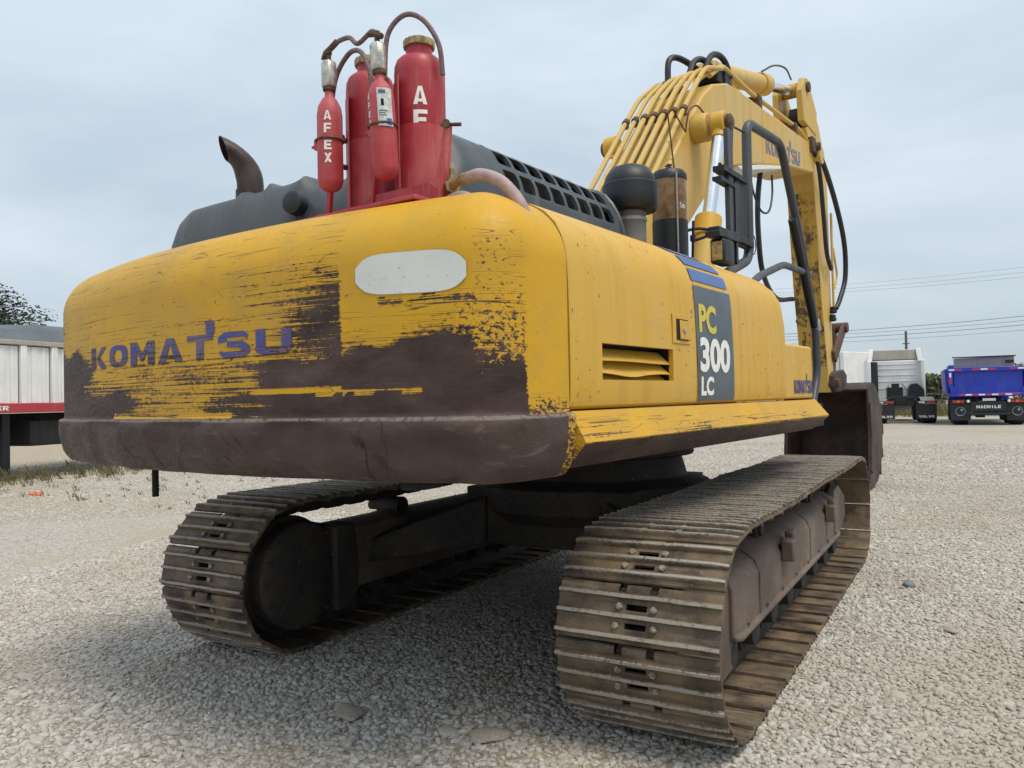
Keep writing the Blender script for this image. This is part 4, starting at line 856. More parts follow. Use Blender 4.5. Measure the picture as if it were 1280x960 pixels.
hose('discharge_hose', [(.85,-2.49,2.42),(.94,-2.51,2.415),(1.04,-2.51,2.37),(1.12,-2.50,2.28),(1.16,-2.48,2.18)], .026, 'hosepink', rack, 12)
hose('discharge_hose', [(.62,-2.40,2.33),(.75,-2.48,2.345),(.88,-2.54,2.325),(1.0,-2.58,2.24),(1.03,-2.58,2.19)], .023, 'hosepink', rack, 12)
# ---------------------------------------------------------------- air pre-cleaner and dust bowl
pc = (.75, -.75)
b = MB(); b.lathe([(.10,2.60),(.155,2.605),(.168,2.62),(.172,2.70),(.172,2.765),(.160,2.775),(.160,2.785),(.150,2.82),(.118,2.868),(.06,2.892),(.015,2.897)], (*pc,0), n=44); pre = up(b, 'air_pre_cleaner', 'plasticblack', smooth=40)
b = MB(); b.lathe([(.095,2.2),(.095,2.60)], (*pc,0), n=32); b.build('intake_pipe', 'plasticgrey', pre)
b = MB(); b.lathe([(.0955,2.54),(.101,2.542),(.101,2.562),(.0955,2.564)], (*pc,0), n=32); b.build('pipe_band', 'galv', pre)
cp = (.75, -.16)
b = MB(); b.lathe([(.113,2.56),(.116,2.57),(.116,2.93),(.113,2.94),(.110,2.93),(.110,2.57)], (*cp,0), n=36); bowl = up(b, 'dust_bowl', 'bowl', smooth=40)
b = MB(); b.lathe([(.121,2.925),(.121,2.955),(.10,2.985),(.03,2.995),(.03,3.01),(.012,3.02),(.012,3.04)], (*cp,0), n=32); b.tube([(cp[0]-.025,cp[1],3.03),(cp[0]+.025,cp[1],3.03)], .006, 6); b.build('bowl_lid', 'plasticblack', bowl)
b = MB(); b.lathe([(.119,2.2),(.119,2.645),(.10,2.65)], (*cp,0), n=32); b.build('bowl_base', 'black', bowl)
b = MB(); b.lathe([(.05,2.58),(.05,2.75),(.03,2.8)], (*cp,0), n=20); b.build('vane_core', 'rustclamp', bowl)
b = MB(); b.tube([(cp[0]+.092,cp[1]-.085,2.28),(cp[0]+.092,cp[1]-.085,2.95)], .006, 8); b.build('tie_rod', 'galv', bowl)
lettering('lettering', 'Turbo', 'letterwhite', bowl, lambda u, v: (cp[0]+.118*math.cos(-.55+.42*u), cp[1]+.118*math.sin(-.55+.42*u), 2.715+.035*v), .02)
b = MB(); b.tube(spline([(.80,-.02,2.60),(.86,.06,2.62),(.94,.10,2.60),(.92,.06,2.56),(.84,.02,2.53)], 6), .011, 8); b.tube([(.85,-.03,2.35),(.86,-.02,2.66)], .010, 6); b.lathe([(.02,0),(.02,.04)], (.855,-.025,2.52), n=8); b.build('clamp_handle', 'black', bowl)
# ---------------------------------------------------------------- handrails and mirrors
def seat(o, k, off):                                             # set a finished fitting down on the bodywork: size and position in the upper's frame
    o.scale = (k,)*3; c_, s_ = math.cos(-PHI), math.sin(-PHI); o.location = (off[0]*c_-off[1]*s_, off[0]*s_+off[1]*c_, off[2]); return o
RAIL = (.891, (.320, -.558, .160))
b = MB(); b.tube(bent([(1.1,-.14,2.24),(1.1,.02,2.30),(1.1,.40,2.42),(1.1,.41,3.41),(1.1,1.22,3.46),(1.1,1.72,2.76),(1.1,2.12,2.06),(1.1,2.14,1.62),(1.1,1.95,1.35)], .11), .034, 12); rail = seat(up(b, 'hand_rail', 'greyrail'), *RAIL)
b = MB(); b.tube([(1.1,2.09,2.10),(1.1,2.14,2.02)], .047, 12); b.build('rail_clamp', 'galv', rail)
b = MB(); b.tube([(1.1,1.50,2.90),(1.1,2.1,2.05)], .036, 12); b.build('rail_sleeve', 'black', rail)
b = MB(); b.tube(bent([(1.1,.30,2.19),(1.1,.60,2.325),(1.1,1.22,2.49),(1.1,1.98,2.50)], .1), .028, 10); seat(up(b, 'grab_rail', 'greyrail'), *RAIL)
b = MB(); b.box(1.08, 1.115, .10, .34, 2.48, 2.98); mir = seat(up(b, 'side_mirror', 'black', bevel=.02), *RAIL)
b = MB(); b.box(1.116, 1.12, .12, .32, 2.50, 2.96); b.build('mirror_pane', 'black', mir)
b = MB(); b.box(1.10, 1.13, .06, .095, 2.35, 2.90); b.build('mirror_post', 'black', mir)
b = MB(); b.box(1.06, 1.14, -.28, .40, 2.50, 2.545); b.hexa([(1.05,-.30,2.475),(1.15,-.30,2.475),(1.15,.1,2.49),(1.05,.1,2.49),(1.05,-.30,2.515),(1.15,-.30,2.515),(1.15,.1,2.56),(1.05,.1,2.56)]); b.build('mirror_bracket', 'black', mir, bevel=.006)
b = MB(); b.box(1.06, 1.14, -.16, .30, 2.93, 2.965); b.box(1.07, 1.13, -.20, .06, 2.86, 2.885); b.tube([(1.1,-.14,2.98),(1.1,-.02,2.94),(1.1,.08,3.0)], .012, 6); b.build('mirror_arm', 'black', mir)
b = MB(); b.box(1.085, 1.12, -.02, .07, 2.5, 3.25); b.build('mirror_stay', 'greyrail', mir, bevel=.006)
b = MB(); b.tube(bent([(1.1,.09,3.05),(1.1,.12,3.30),(1.1,.36,3.32)], .04), .008, 6); b.build('mirror_wire', 'black', mir)
b = MB(); b.tube(spline([(1.1,.44,2.62),(1.1,.52,2.60),(1.1,.55,2.53),(1.1,.50,2.47),(1.1,.42,2.50)], 6), .004, 5); b.build('loose_wire', 'black', mir)
b = MB(); b.box(1.06, 1.16, -.25, -.06, 2.31, 2.47); b.build('work_lamp', 'black', mir, bevel=.015)
b = MB(); b.box(1.075, 1.145, -.256, -.251, 2.33, 2.45); b.build('lamp_lens', 'brass', mir)
# ---------------------------------------------------------------- boom
BX0, BX1 = -.45, .15
top_ = [(-.05,2.02),(.35,2.52),(1.0,3.24),(1.80,4.10),(2.05,4.34),(2.32,4.53),(2.72,4.665),(3.2,4.70),(5.90,4.845)]
bot_ = [(6.10,4.70),(6.02,4.47),(5.88,4.44),(4.80,4.28),(3.60,4.03),(2.92,3.86),(2.38,3.60),(1.95,3.28),(1.53,2.95),(1.0,2.40),(.62,1.92),(.35,1.72),(.05,1.75)]
b = MB(); b.prism(top_+bot_, BX0, BX1); boom = up(b, 'boom', 'boom', bevel=.02, seg=2)
word_decal('lettering', 'KOMATSU', 'boomletter', boom, lambda u, v: (BX1+.004, 3.93+1.40*u, 4.235+.165*u+.185*v), gap=.08)
b = MB(); b.lathe([(.13,0),(.13,.13),(.12,.15)], (BX1,1.80,3.93), (1,0,0), 28); b.build('pin_boss', 'boom', boom, bevel=.006)
b = MB(); b.prism([(2.9,3.845),(3.6,4.018),(4.6,4.235),(4.6,4.20),(3.6,3.965),(3.05,3.83)], BX0-.02, BX1+.02); b.build('belly_plate', 'offwhite', boom, bevel=.004)
b = MB(); b.tube([(BX1+.005,1.22,3.06),(BX1+.005,1.32,3.40),(BX1+.005,1.20,3.9)], .007, 6); b.tube([(BX1+.006,1.30,3.98),(BX1+.03,1.52,3.83)], .007, 6)
b.tube(spline([(BX1+.03,1.52,3.83),(BX1+.05,1.56,4.02),(BX1+.06,1.72,4.12),(BX1+.08,1.86,4.08)], 6), .009, 6); b.build('grease_line', 'rustclamp', boom)
npipe = 7; clampz = []
for k in range(npipe):
    x = -.47+.098*k; w_ = .024 if k not in (2, 4) else .028
    P_ = [(x,.62,2.98),(x,1.0,3.385),(x,1.62,4.07),(x,1.93,4.40),(x,2.32-.02*k,4.66),(x,2.66,4.80)]
    b = MB(); b.tube(bent(P_, .12), w_, 10); b.build('hydraulic_pipe', 'boom', boom)
    b = MB(); b.tube([(x,1.62,4.07),(x,1.655,4.105)], w_+.012, 8); b.box(x-.03, x+.03, 1.60, 1.66, 4.03, 4.05); b.build('pipe_clamp', 'rustclamp', boom)
for k in (2, 3):
    x = -.42+.1*k; b = MB(); b.tube(bent([(x,.7,2.95),(x,1.6,3.96),(x,1.92,4.33),(x,2.2,4.52)], .1), .020, 8); b.build('black_hose', 'rubber', boom)
hose('black_hose', [(-.30,2.25,4.62),(-.30,2.29,4.86),(-.26,2.42,4.93),(-.16,2.60,4.87),(-.08,2.74,4.76)], .032, 'rubber', boom)
hose('black_hose', [(-.12,2.34,4.66),(-.10,2.46,4.86),(-.04,2.58,4.90),(.02,2.72,4.80)], .032, 'rubber', boom)
hose('black_hose', [(-.02,2.52,4.76),(.01,2.64,4.95),(.04,2.78,5.00),(.07,2.90,4.95),(.09,2.98,4.80)], .032, 'rubber', boom)
b = MB(); b.box(-.15, .08, 2.62, 2.86, 4.68, 4.82); b.box(-.02, .1, 2.8, 3.0, 4.70, 4.86); b.build('hose_manifold', 'black', boom, bevel=.01)
for x, dz in ((.10,.115),(.0,.10)):
    b = MB(); b.tube(bent([(x,2.35,4.63),(x,2.70,4.665+dz+.07),(x,3.6,4.725+dz),(x,5.55,4.83+dz),(x+.04,5.95,4.80)], .1), .026, 10); b.build('hydraulic_pipe', 'boom', boom)
for y, z in ((3.80,4.80),(5.25,4.87)):
    b = MB(); b.box(-.04, .15, y-.05, y+.05, z-.08, z+.06); b.tube([(.105,y-.04,z+.04),(.105,y+.04,z+.04)], .05, 8); b.build('pipe_clamp', 'rustclamp', boom, bevel=.008)
hose('black_hose', [(.05,3.62,4.02),(.06,3.72,3.75),(.07,3.95,3.58),(.08,4.2,3.62),(.07,4.38,3.85),(.06,4.42,4.1)], .012, 'rubber', boom)
hose('black_hose', [(-.1,4.50,4.22),(-.12,4.42,3.8),(-.12,4.42,3.35),(-.14,4.62,2.95),(-.20,5.3,2.72),(-.26,6.3,2.80)], .033, 'rubber', boom)
b = MB(); b.box(BX1-.02, BX1+.05, 5.82, 5.98, 4.72, 4.92); b.lathe([(.06,0),(.06,.1)], (BX1,6.0,4.82), (1,.3,0), 10); b.build('pipe_union', 'rustclamp', boom, bevel=.01)
# boom lift cylinders, one each side
def lift_cyl(x, side):
    A, B_ = Vector((x,1.80,3.93)), Vector((x,.93,1.62)); G_ = A+(B_-A)*.40
    b = MB(); b.tube([G_, G_+(B_-A).normalized()*.03, G_+(B_-A).normalized()*.031, B_], [.112,.112,.10,.10], 24); o = up(b, 'lift_cylinder', 'boom', smooth=40)
    b = MB(); b.tube([G_-(B_-A).normalized()*.0, G_+(B_-A).normalized()*.20], .118, 24); b.build('cylinder_gland', 'yellow', o, bevel=.006)
    b = MB(); b.tube([A+(B_-A).normalized()*.1, G_], .058, 24); b.build('cylinder_rod', 'chrome', o)
    b = MB(); b.lathe([(.115,-.06),(.115,.06)], A, (1,0,0), 24); b.tube([A, A+(B_-A).normalized()*.16], .07, 16); b.build('rod_eye', 'yellow', o, bevel=.008)
    b = MB(); b.lathe([(.075,0),(.075,.03),(.05,.045)], A+Vector((side*.07,0,0)), (side,0,0), 20); b.build('pin_cap', 'rustclamp', o)
lift_cyl(.40, 1); lift_cyl(-.70, -1)
# arm cylinder on top of the boom
A, B_ = Vector((-.13,2.95,4.93)), Vector((-.13,6.02,5.66)); d = (B_-A).normalized(); L_ = (B_-A).length
b = MB(); b.tube([A, A+d*(L_*.62)], .115, 26); ac = up(b, 'arm_cylinder', 'boom', smooth=40)
b = MB(); b.tube([A+d*(L_*.62-.26), A+d*(L_*.62)], .135, 26); b.build('cylinder_gland', 'boom', ac, bevel=.008)
b = MB(); b.tube([A+d*(L_*.62), B_], .062, 22); b.build('cylinder_rod', 'chrome', ac)
b = MB(); b.prism([(2.72,4.6),(2.85,5.0),(3.05,5.02),(3.25,4.6)], -.25, -.02); b.build('cylinder_bracket', 'boom', ac, bevel=.01)
b = MB(); b.lathe([(.10,-.09),(.10,.09)], B_, (1,0,0), 20); b.build('rod_eye', 'boom', ac, bevel=.006)
b = MB(); b.tube(spline([(-.05,4.5,5.42),(-.02,4.9,5.62),(-.02,5.4,5.75),(-.06,5.8,5.74)], 6), .012, 6); b.build('grease_line', 'rubber', ac)
# ---------------------------------------------------------------- arm
AX0, AX1 = -.30, .08
apoly = [(5.98,5.10),(6.18,5.22),(6.34,5.50),(6.62,5.30),(6.95,4.85),(7.03,4.4),(7.05,3.0),(7.08,2.0),(7.10,1.62),(7.0,1.46),(6.86,1.46),(6.78,1.62),(6.66,2.2),(6.48,3.0),(6.30,4.3),(6.20,4.62)]
b = MB(); b.prism(apoly, AX0, AX1); arm = up(b, 'arm', 'boom', bevel=.016)
b = MB(); b.prism([(6.78,1.7),(6.66,2.2),(6.48,3.0),(6.302,4.28),(6.294,4.28),(6.468,2.995),(6.648,2.2),(6.768,1.7)], AX0+.004, AX1-.004); b.build('grimy_back_plate', 'armdirty', arm); arm.children[0]['label'] = 'dirt-caked inner face of the arm'
b = MB(); b.prism([(6.0,5.13),(6.19,5.225),(6.33,5.48),(6.28,5.5),(6.14,5.27),(5.98,5.17)], AX0+.075, AX1-.075); b.build('clevis_shade', 'dark', arm)  # dark strip painting the shade between the clevis ears
b = MB(); b.prism([(5.80,5.15),(5.76,5.56),(5.88,5.76),(6.06,5.80),(6.5,5.44),(6.45,5.1)], AX1-.07, AX1+.012); b.build('clevis_ear', 'boom', arm, bevel=.01)
b = MB(); b.prism([(5.80,5.15),(5.76,5.56),(5.88,5.76),(6.06,5.80),(6.5,5.44),(6.45,5.1)], AX0-.012, AX0+.07); b.build('clevis_ear', 'boom', arm, bevel=.01)
b = MB(); b.lathe([(.07,0),(.07,.04)], (AX1+.0121,6.0,5.66), (1,0,0), 18); b.build('pin_cap', 'rustclamp', arm, bevel=.005)
b = MB(); b.lathe([(.12,0),(.12,.09)], (BX1,6.12,4.72), (1,0,0), 22); b.build('pin_cap', 'boom', arm, bevel=.008)
hose('black_hose', [(.17,6.0,4.84),(.22,6.3,4.60),(.22,6.9,4.2),(.22,7.35,3.7),(.20,7.45,3.2),(.16,7.25,2.85),(.13,7.12,2.70)], .036, 'rubber', arm)
hose('black_hose', [(.17,5.95,4.80),(.19,6.15,4.5),(.18,6.35,3.9),(.17,6.5,3.45),(.16,6.75,3.25),(.13,6.9,3.3)], .030, 'rubber', arm)
for x, y, z in ((.115,7.0,2.62),(.115,6.95,2.50),(-.33,6.9,2.62),(-.33,6.86,2.5)):
    b = MB(); b.lathe([(.03,0),(.055,.01),(.055,.05),(.04,.06),(.05,.08),(.03,.10)], (x,y,z), (0,.1,1), 10); b.build('hose_fitting', 'black', arm)
b = MB(); b.tube([(.12,7.03,2.7),(.12,7.02,4.1)], .018, 8); b.tube(bent([(.12,7.08,3.6),(.14,7.22,3.2),(.13,7.08,3.0)], .08), .016, 8); b.build('hydraulic_pipe', 'boom', arm)
# bucket cylinder on the far side of the arm
b = MB(); b.tube([(-.11,7.18,4.75),(-.11,7.30,3.2)], .10, 20); bc = up(b, 'bucket_cylinder', 'boom', smooth=40)
b = MB(); b.tube([(-.11,7.30,3.2),(-.11,7.62,2.42)], .055, 16); b.build('cylinder_rod', 'chrome', bc)
# linkage
b = MB(); b.prism([(6.98,1.95),(7.06,1.90),(7.72,2.40),(7.74,2.50),(7.62,2.52),(6.96,2.06)], .085, .135)
b.prism([(6.98,1.95),(7.06,1.90),(7.72,2.40),(7.74,2.50),(7.62,2.52),(6.96,2.06)], -.355, -.305); b.lathe([(.08,-.42),(.08,.17)], (0,7.66,2.45), (1,0,0), 16); lk = up(b, 'tipping_link', 'rustclamp', bevel=.008)
b = MB(); b.prism([(7.58,2.5),(7.74,2.5),(7.55,1.72),(7.42,1.66)], -.22, 0.); b.build('bucket_link', 'rustclamp', lk, bevel=.01)
# ---------------------------------------------------------------- bucket
KX0, KX1 = -.71, .46
outer = [(7.34,1.50),(7.60,1.60),(7.88,1.56),(8.12,1.40),(8.30,1.14),(8.36,.86),(8.30,.55),(8.14,.27),(7.88,.09),(7.55,.03),(7.36,.03)]
inner_ = [(7.38,1.47),(7.60,1.555),(7.86,1.515),(8.08,1.37),(8.255,1.13),(8.31,.86),(8.255,.57),(8.11,.31),(7.87,.14),(7.55,.085),(7.36,.07)]
b = MB(); n = len(outer); b.add([(KX0,*p) for p in outer]+[(KX0,*p) for p in inner_]+[(KX1,*p) for p in outer]+[(KX1,*p) for p in inner_],
  [(i, i+1, 2*n+i+1, 2*n+i) for i in range(n-1)]+[(n+i+1, n+i, 3*n+i, 3*n+i+1) for i in range(n-1)]+[(0, 2*n, 3*n, n), (n-1, 2*n-1, 4*n-1, 3*n-1)])
bk = up(b, 'bucket', 'bucket', smooth=40, recalc=True); bk['label'] = 'dark scraped digging bucket curled below the arm'
sidepoly = outer+[(7.33,.30),(7.42,.8),(7.36,1.3)]
for x in (KX0-.03, KX1): b = MB(); b.prism(sidepoly, x, x+.03); b.build('side_plate', 'bucket', bk, bevel=.006)
for x in (KX0-.055, KX1+.031):
    b = MB(); b.prism([(7.33,.30),(7.42,.8),(7.36,1.3),(7.46,1.3),(7.54,.8),(7.46,.25)], x, x+.024); b.build('side_cutter', 'bucket', bk, bevel=.004)
for k in range(6):
    b = MB(); x0 = KX0+.04+k*.21; b.hexa([(x0,7.12,-.0),(x0+.10,7.12,-.0),(x0+.12,7.42,.02),(x0-.02,7.42,.02),(x0,7.12,.02),(x0+.10,7.12,.02),(x0+.12,7.42,.12),(x0-.02,7.42,.12)]); b.build('tooth', 'bucket', bk, bevel=.006)
for x in (-.36, .07):
    b = MB(); b.prism([(6.78,1.55),(6.80,1.70),(6.95,1.76),(7.45,1.80),(7.65,1.72),(7.62,1.54),(7.34,1.47),(6.95,1.46)], x, x+.07); b.build('hinge_ear', 'bucket', bk, bevel=.012)
b = MB(); b.lathe([(.07,-.43),(.07,.20)], (0,6.93,1.60), (1,0,0), 18); b.build('hinge_pin', 'rustclamp', bk, bevel=.006)
for z_, y_ in ((1.2,8.30),(.86,8.37),(.5,8.30),(.25,8.13)):
    b = MB(); b.box(KX1-.12, KX1+.035, y_-.05, y_+.03, z_-.08, z_+.08); b.build('wear_plate', 'bucket', bk, bevel=.01)
# ---------------------------------------------------------------- cab (left front, hidden behind the bodywork from here)
b = MB(); b.prism([(-.05,1.25),(1.75,1.25),(1.95,1.8),(1.72,2.95),(1.55,3.08),(.05,3.08),(-.05,2.95)], -1.49, -.58); cab = up(b, 'cab', 'yellow', bevel=.03)
for x0, x1 in ((-1.496,-1.492), (-.578,-.574)):
    b = MB(); b.prism([(.08,2.0),(1.7,2.0),(1.6,2.9),(.12,2.9)], x0, x1); b.build('window', 'windowglass', cab)
b = MB(); b.box(-1.38,-.70,-.056,-.052,2.35,2.92); b.build('window', 'windowglass', cab)
#@@BACKGROUND
# ================================================================ background
def zrot(p, a, o): return (o[0]+p[0]*math.cos(a)-p[1]*math.sin(a), o[1]+p[0]*math.sin(a)+p[1]*math.cos(a))
def leaf_cloud(b, c, rad, n, size, flat=1., rs=None):
    """leaf-sized triangles-pairs spread through a lumpy ellipsoid"""
    rs = rs or RNG; u = rs.normal(size=(n, 3)); u /= np.linalg.norm(u, axis=1)[:, None]; r = rs.random(n)**.4
    P_ = np.array(c)+u*r[:, None]*np.array(rad)
    a = rs.normal(size=(n, 3)); a /= np.linalg.norm(a, axis=1)[:, None]; d = np.cross(a, rs.normal(size=(n, 3))); d /= np.linalg.norm(d, axis=1)[:, None]
    a[:, 2] *= flat; sz = size*(.6+.8*rs.random(n))
    for p, x, y, s_ in zip(P_, a, d, sz):
        b.add([p-x*s_-y*s_*.4, p+x*s_-y*s_*.35, p+x*s_*1.1+y*s_*.4, p-x*s_*.8+y*s_*.45], [(0,1,2,3)])
def tree(name, label, loc, h, rad, clumps, n, size, leaf, seed, layered=False, trunk_r=.2, group=None, cat='tree'):
    rs = np.random.default_rng(seed); t_ = empty(name, label, cat, loc, group=group); b = MB()
    b.tube([(0,0,-.1),(.1,0,h*.25),(.0,.1,h*.5),(.1,.1,h*.85)], [trunk_r,trunk_r*.8,trunk_r*.55,trunk_r*.2], 8); tips = []
    for k in range(clumps):
        a = rs.random()*2*PI; z = h*(.30+.65*rs.random()) if not layered else h*(.35+.6*k/clumps); rr = rad*(.35+.65*rs.random())*(1 if layered else math.sqrt(max(.1, 1-((z/h-.5)/.55)**2)))
        tip = (rr*math.cos(a), rr*math.sin(a), z+(.15*rad if layered else 0)); tips.append(tip)
        b.tube([(0,0,max(.2*h, z-.35*rad)), (tip[0]*.5, tip[1]*.5, z-.15*rad), tip], [trunk_r*.4, trunk_r*.25, trunk_r*.08], 5)
    b.build('trunk', 'wood', t_); b = MB()
    for tp in tips: leaf_cloud(b, tp, (rad*.42, rad*.42, rad*(.13 if layered else .32)), n//clumps, size, .5 if layered else 1., rs)
    b.build('crown', leaf, t_, smooth=0); return t_
# ---- white drop-side tipper trailer at the left edge
TL = empty('tipper_trailer', 'white steel tipper trailer with red side rail at the left edge', 'trailer', (-14.7, 3.4, 0), math.radians(12.5))
def tl(b, name, mat, parent=TL, **k): return b.build(name, mat, parent, **k)
b = MB(); b.box(-2.45, -.06, -5, 7, 1.42, 1.5); b.box(-2.45, -2.40, -5, 7, 1.5, 2.88); b.box(-2.4, -.06, 6.95, 7, 1.5, 2.88); body = tl(b, 'load_body', 'white')
for k in range(16):
    y0 = -5+k*.75
    b = MB(); b.box(-.058, -.03, y0+.09, y0+.66, 1.60, 2.80); p_ = tl(b, 'side_panel', 'white', body)
    b = MB(); b.box(-.029, -.012, y0+.22, y0+.36, 1.60, 2.80); b.box(-.029, -.016, y0+.48, y0+.56, 1.60, 2.80); tl(b, 'panel_rib', 'white', body, bevel=.008)
    b = MB(); b.box(-.058, .03, y0-.06, y0+.085, 1.55, 2.82); tl(b, 'side_post', 'white', body, bevel=.01)
b = MB(); b.box(-.10, .05, -5, 7, 2.82, 2.92); tl(b, 'top_rail', 'cream', body, bevel=.012)
b = MB(); b.box(-.10, .055, -5, 7, 1.40, 1.60); rl = tl(b, 'side_rail', 'redrail', bevel=.012)
word_decal('lettering', 'ER', 'letterwhite', rl, lambda u, v: (.058, -.42+.30*u, 1.455+.09*v))
for y in (-1.5, 2.2, 5.): b = MB(); b.box(.056, .062, y, y+.16, 1.45, 1.56); b.build('rail_bracket', 'redrail', rl, bevel=.003)
b = MB(); b.box(-1.7, -1.5, -5, 7, .95, 1.38); b.box(-.9, -.7, -5, 7, .95, 1.38); tl(b, 'chassis_rail', 'darkframe', bevel=.01)
b = MB(); b.box(-.75, -.10, .5, 1.35, .68, 1.22); tl(b, 'tool_locker', 'darkframe', bevel=.03)
b = MB(); b.box(-.70, -.13, 2.1, 6.6, .62, 1.36); tl(b, 'side_skirt', 'black', bevel=.02)
for x in (-.35, -2.0):
    b = MB(); b.box(x-.09, x+.09, -.02, .16, .03, 1.38); b.box(x-.16, x+.16, -.11, .25, 0, .03); tl(b, 'landing_leg', 'black', bevel=.008)
for y in (4.4, 5.7):
    for x in (-.35, -2.1): b = MB(); b.lathe([(.2,-.14),(.46,-.13),(.50,-.09),(.50,.09),(.46,.13),(.2,.14)], (x,y,.5), (1,0,0), 24); tl(b, 'wheel', 'tyre')
b = MB(); b.tube([(-.15,1.95,1.3),(-.15,2.02,.85)], .03, 6); tl(b, 'air_hose', 'plasticgrey')
b = MB(); rr = []
for y, k in ((-5,.55),(0,.78),(1.2,1.),(1.22,1.04),(6.9,1.05)):
    rr.append([(-2.4,y,2.93),(-2.1,y,2.93+.20*k),(-1.5,y,2.93+.42*k),(-.9,y,2.93+.44*k),(-.45,y,2.93+.30*k),(-.08,y,2.93)])
b.rings(rr); tl(b, 'tarpaulin', 'tarp', smooth=30, recalc=True)
# ---- dark cypress behind the trailer
tree('cypress_tree', 'dark spreading cypress behind the white trailer at the left edge', (-50.5, 16.6, 0), 7.9, 6.4, 70, 46000, .085, 'leafdark', 5, layered=True, trunk_r=.4)
# ---- weeds and litter along the trailer
def weeds(name, label, n, area, hmin, hmax, seed, mat='weed', per=14):
    rs = np.random.default_rng(seed); b = MB()
    for _ in range(n):
        x, y = area(rs); h = hmin+(hmax-hmin)*rs.random()**2
        for k in range(per):
            a = rs.random()*2*PI; ln = h*(.5+rs.random()*.7); w_ = .006+.05*h*.12; px, py = x+rs.normal()*h*.35, y+rs.normal()*h*.35; tx, ty = math.cos(a)*ln*.5, math.sin(a)*ln*.5
            b.add([(px-w_,py,0),(px+w_,py,0),(px+tx*.5+w_*.7,py+ty*.5,ln*.7),(px+tx,py+ty,ln)], [(0,1,2),(0,2,3)])
    o = b.build(name, mat, smooth=0); tag(o, label, 'weeds', kind='stuff'); return o
weeds('weed_patch', 'low dry weeds growing under and beside the white trailer', 260, lambda r: (-14.6+r.normal()*.9, 2+r.random()*9), .06, .30, 2)
weeds('weed_patch', 'scattered sprigs of weed in the dirt between trailer and excavator', 90, lambda r: (-13+r.random()*6, 1.5+r.random()*6), .03, .12, 3, per=9)
weeds('dry_grass', 'tall dry grass along the fence behind the parked trucks', 2200, lambda r: (-14+r.random()*40, 43+r.random()*12), .25, .8, 4, per=12)
b = MB(); n = 14; pts = [(.16*math.cos(2*PI*k/n)*(1+.3*nz(k, 2.)), .09*math.sin(2*PI*k/n)*(1+.3*nz(k, 5.))) for k in range(n)]
b.v = [(x, y, .03+.03*nz(x*30, y*30)) for x, y in pts]+[(0,0,.06)]+[(x*.98, y*.98, .01) for x, y in pts]; b.f = [(i, (i+1) % n, n) for i in range(n)]+[(n+1+i, n+1+(i+1) % n, (i+1) % n, i) for i in range(n)]
o = b.build('rag', 'orange', smooth=40); o.location = (-11.37, 2.07, 0); tag(o, 'crumpled orange scrap lying in the dirt near the white trailer', 'rag')
# ---- single stones that stand out of the gravel
def stone(loc, sc, mat, label, seed):
    bm = bmesh.new(); bmesh.ops.create_icosphere(bm, subdivisions=3, radius=.5)
    for v in bm.verts: v.co *= 1+.32*mnoise.noise(v.co*2.1+Vector((seed*3.1, seed, 0)))
    me = bpy.data.meshes.new('stone'); bm.to_mesh(me); bm.free(); me.shade_smooth(); o = mk('stone', me, mat); o.location = loc; o.scale = sc; o.rotation_euler = (0, 0, seed*1.3); tag(o, label, 'stone')
stone((2.02,1.16,.022), (.10,.085,.07), 'stone_blue', 'bluish grey stone sitting on the gravel right of the near track', 1)
stone((-.08,-2.57,.015), (.20,.13,.045), 'stone_tan', 'flat tan stone in the gravel below the left track', 2)
stone((.63,-2.47,.015), (.19,.14,.045), 'stone_tan', 'broad flat tan stone in the gravel by the bottom edge, left of the near track', 3)
stone((2.32,.09,.012), (.13,.09,.035), 'stone_tan', 'flat pale stone in open gravel right of the near track', 4)
# ---- parked trucks
def wheel(parent, x, y, r=.5, w_=.3):
    b = MB(); b.lathe([(r*.56,-w_/2),(r*.92,-w_/2),(r,-w_*.36),(r,w_*.36),(r*.92,w_/2),(r*.56,w_/2)], (x,y,r), (1,0,0), 28); o = b.build('wheel', 'tyre', parent)
    b = MB(); b.lathe([(r*.55,-w_*.4),(r*.5,-w_*.2),(r*.2,-w_*.15),(r*.2,w_*.15),(r*.5,w_*.2),(r*.55,w_*.4)], (x,y,r), (1,0,0), 20); b.build('rim', 'galv', o); return o
WT = empty('tractor_truck', 'white tractor unit parked with its bare chassis towards us, behind the bucket', 'truck', (-.15, 33.0, 0), math.radians(10))
def wt(b, name, mat, parent=WT, **k): return b.build(name, mat, parent, **k)
b = MB(); b.prism([(3.95,1.05),(3.95,2.92),(4.3,3.05),(6.2,3.02),(6.35,2.2),(6.4,.55),(5.9,.45),(5.7,1.05)], -1.22, 1.22); cabw = wt(b, 'cab', 'white', bevel=.05)
for z in (1.55,1.9,2.2,2.5,2.72): b = MB(); b.box(-.75, 1.0, 3.93, 3.948, z, z+.025); b.build('panel_crease', 'white', cabw)
for sx in (-1, 1):
    b = MB(); b.hexa([(sx*1.0,3.75,2.85),(sx*1.22,3.7,2.85),(sx*1.22,5.2,3.05),(sx*1.0,5.2,3.05),(sx*.92,3.95,3.50),(sx*1.12,3.9,3.50),(sx*1.1,5.1,3.2),(sx*.95,5.1,3.2)]); b.build('side_deflector', 'white', cabw, recalc=True, bevel=.02)
b = MB(); b.hexa([(-.98,3.95,2.95),(.98,3.95,2.95),(1.0,5.4,3.04),(-1.0,5.4,3.04),(-.93,3.98,3.44),(.93,3.98,3.44),(.9,4.2,3.46),(-.9,4.2,3.46)]); b.build('roof_deflector', 'cream', cabw, recalc=True, bevel=.03)
b = MB(); b.box(-1.15, -.78, 3.45, 3.92, 1.2, 2.88); wt(b, 'air_intake_stack', 'plasticblack', bevel=.06)
b = MB(); b.box(-1.24, -1.1, 3.3, 3.95, .9, 2.9); wt(b, 'side_fairing', 'white', bevel=.03)
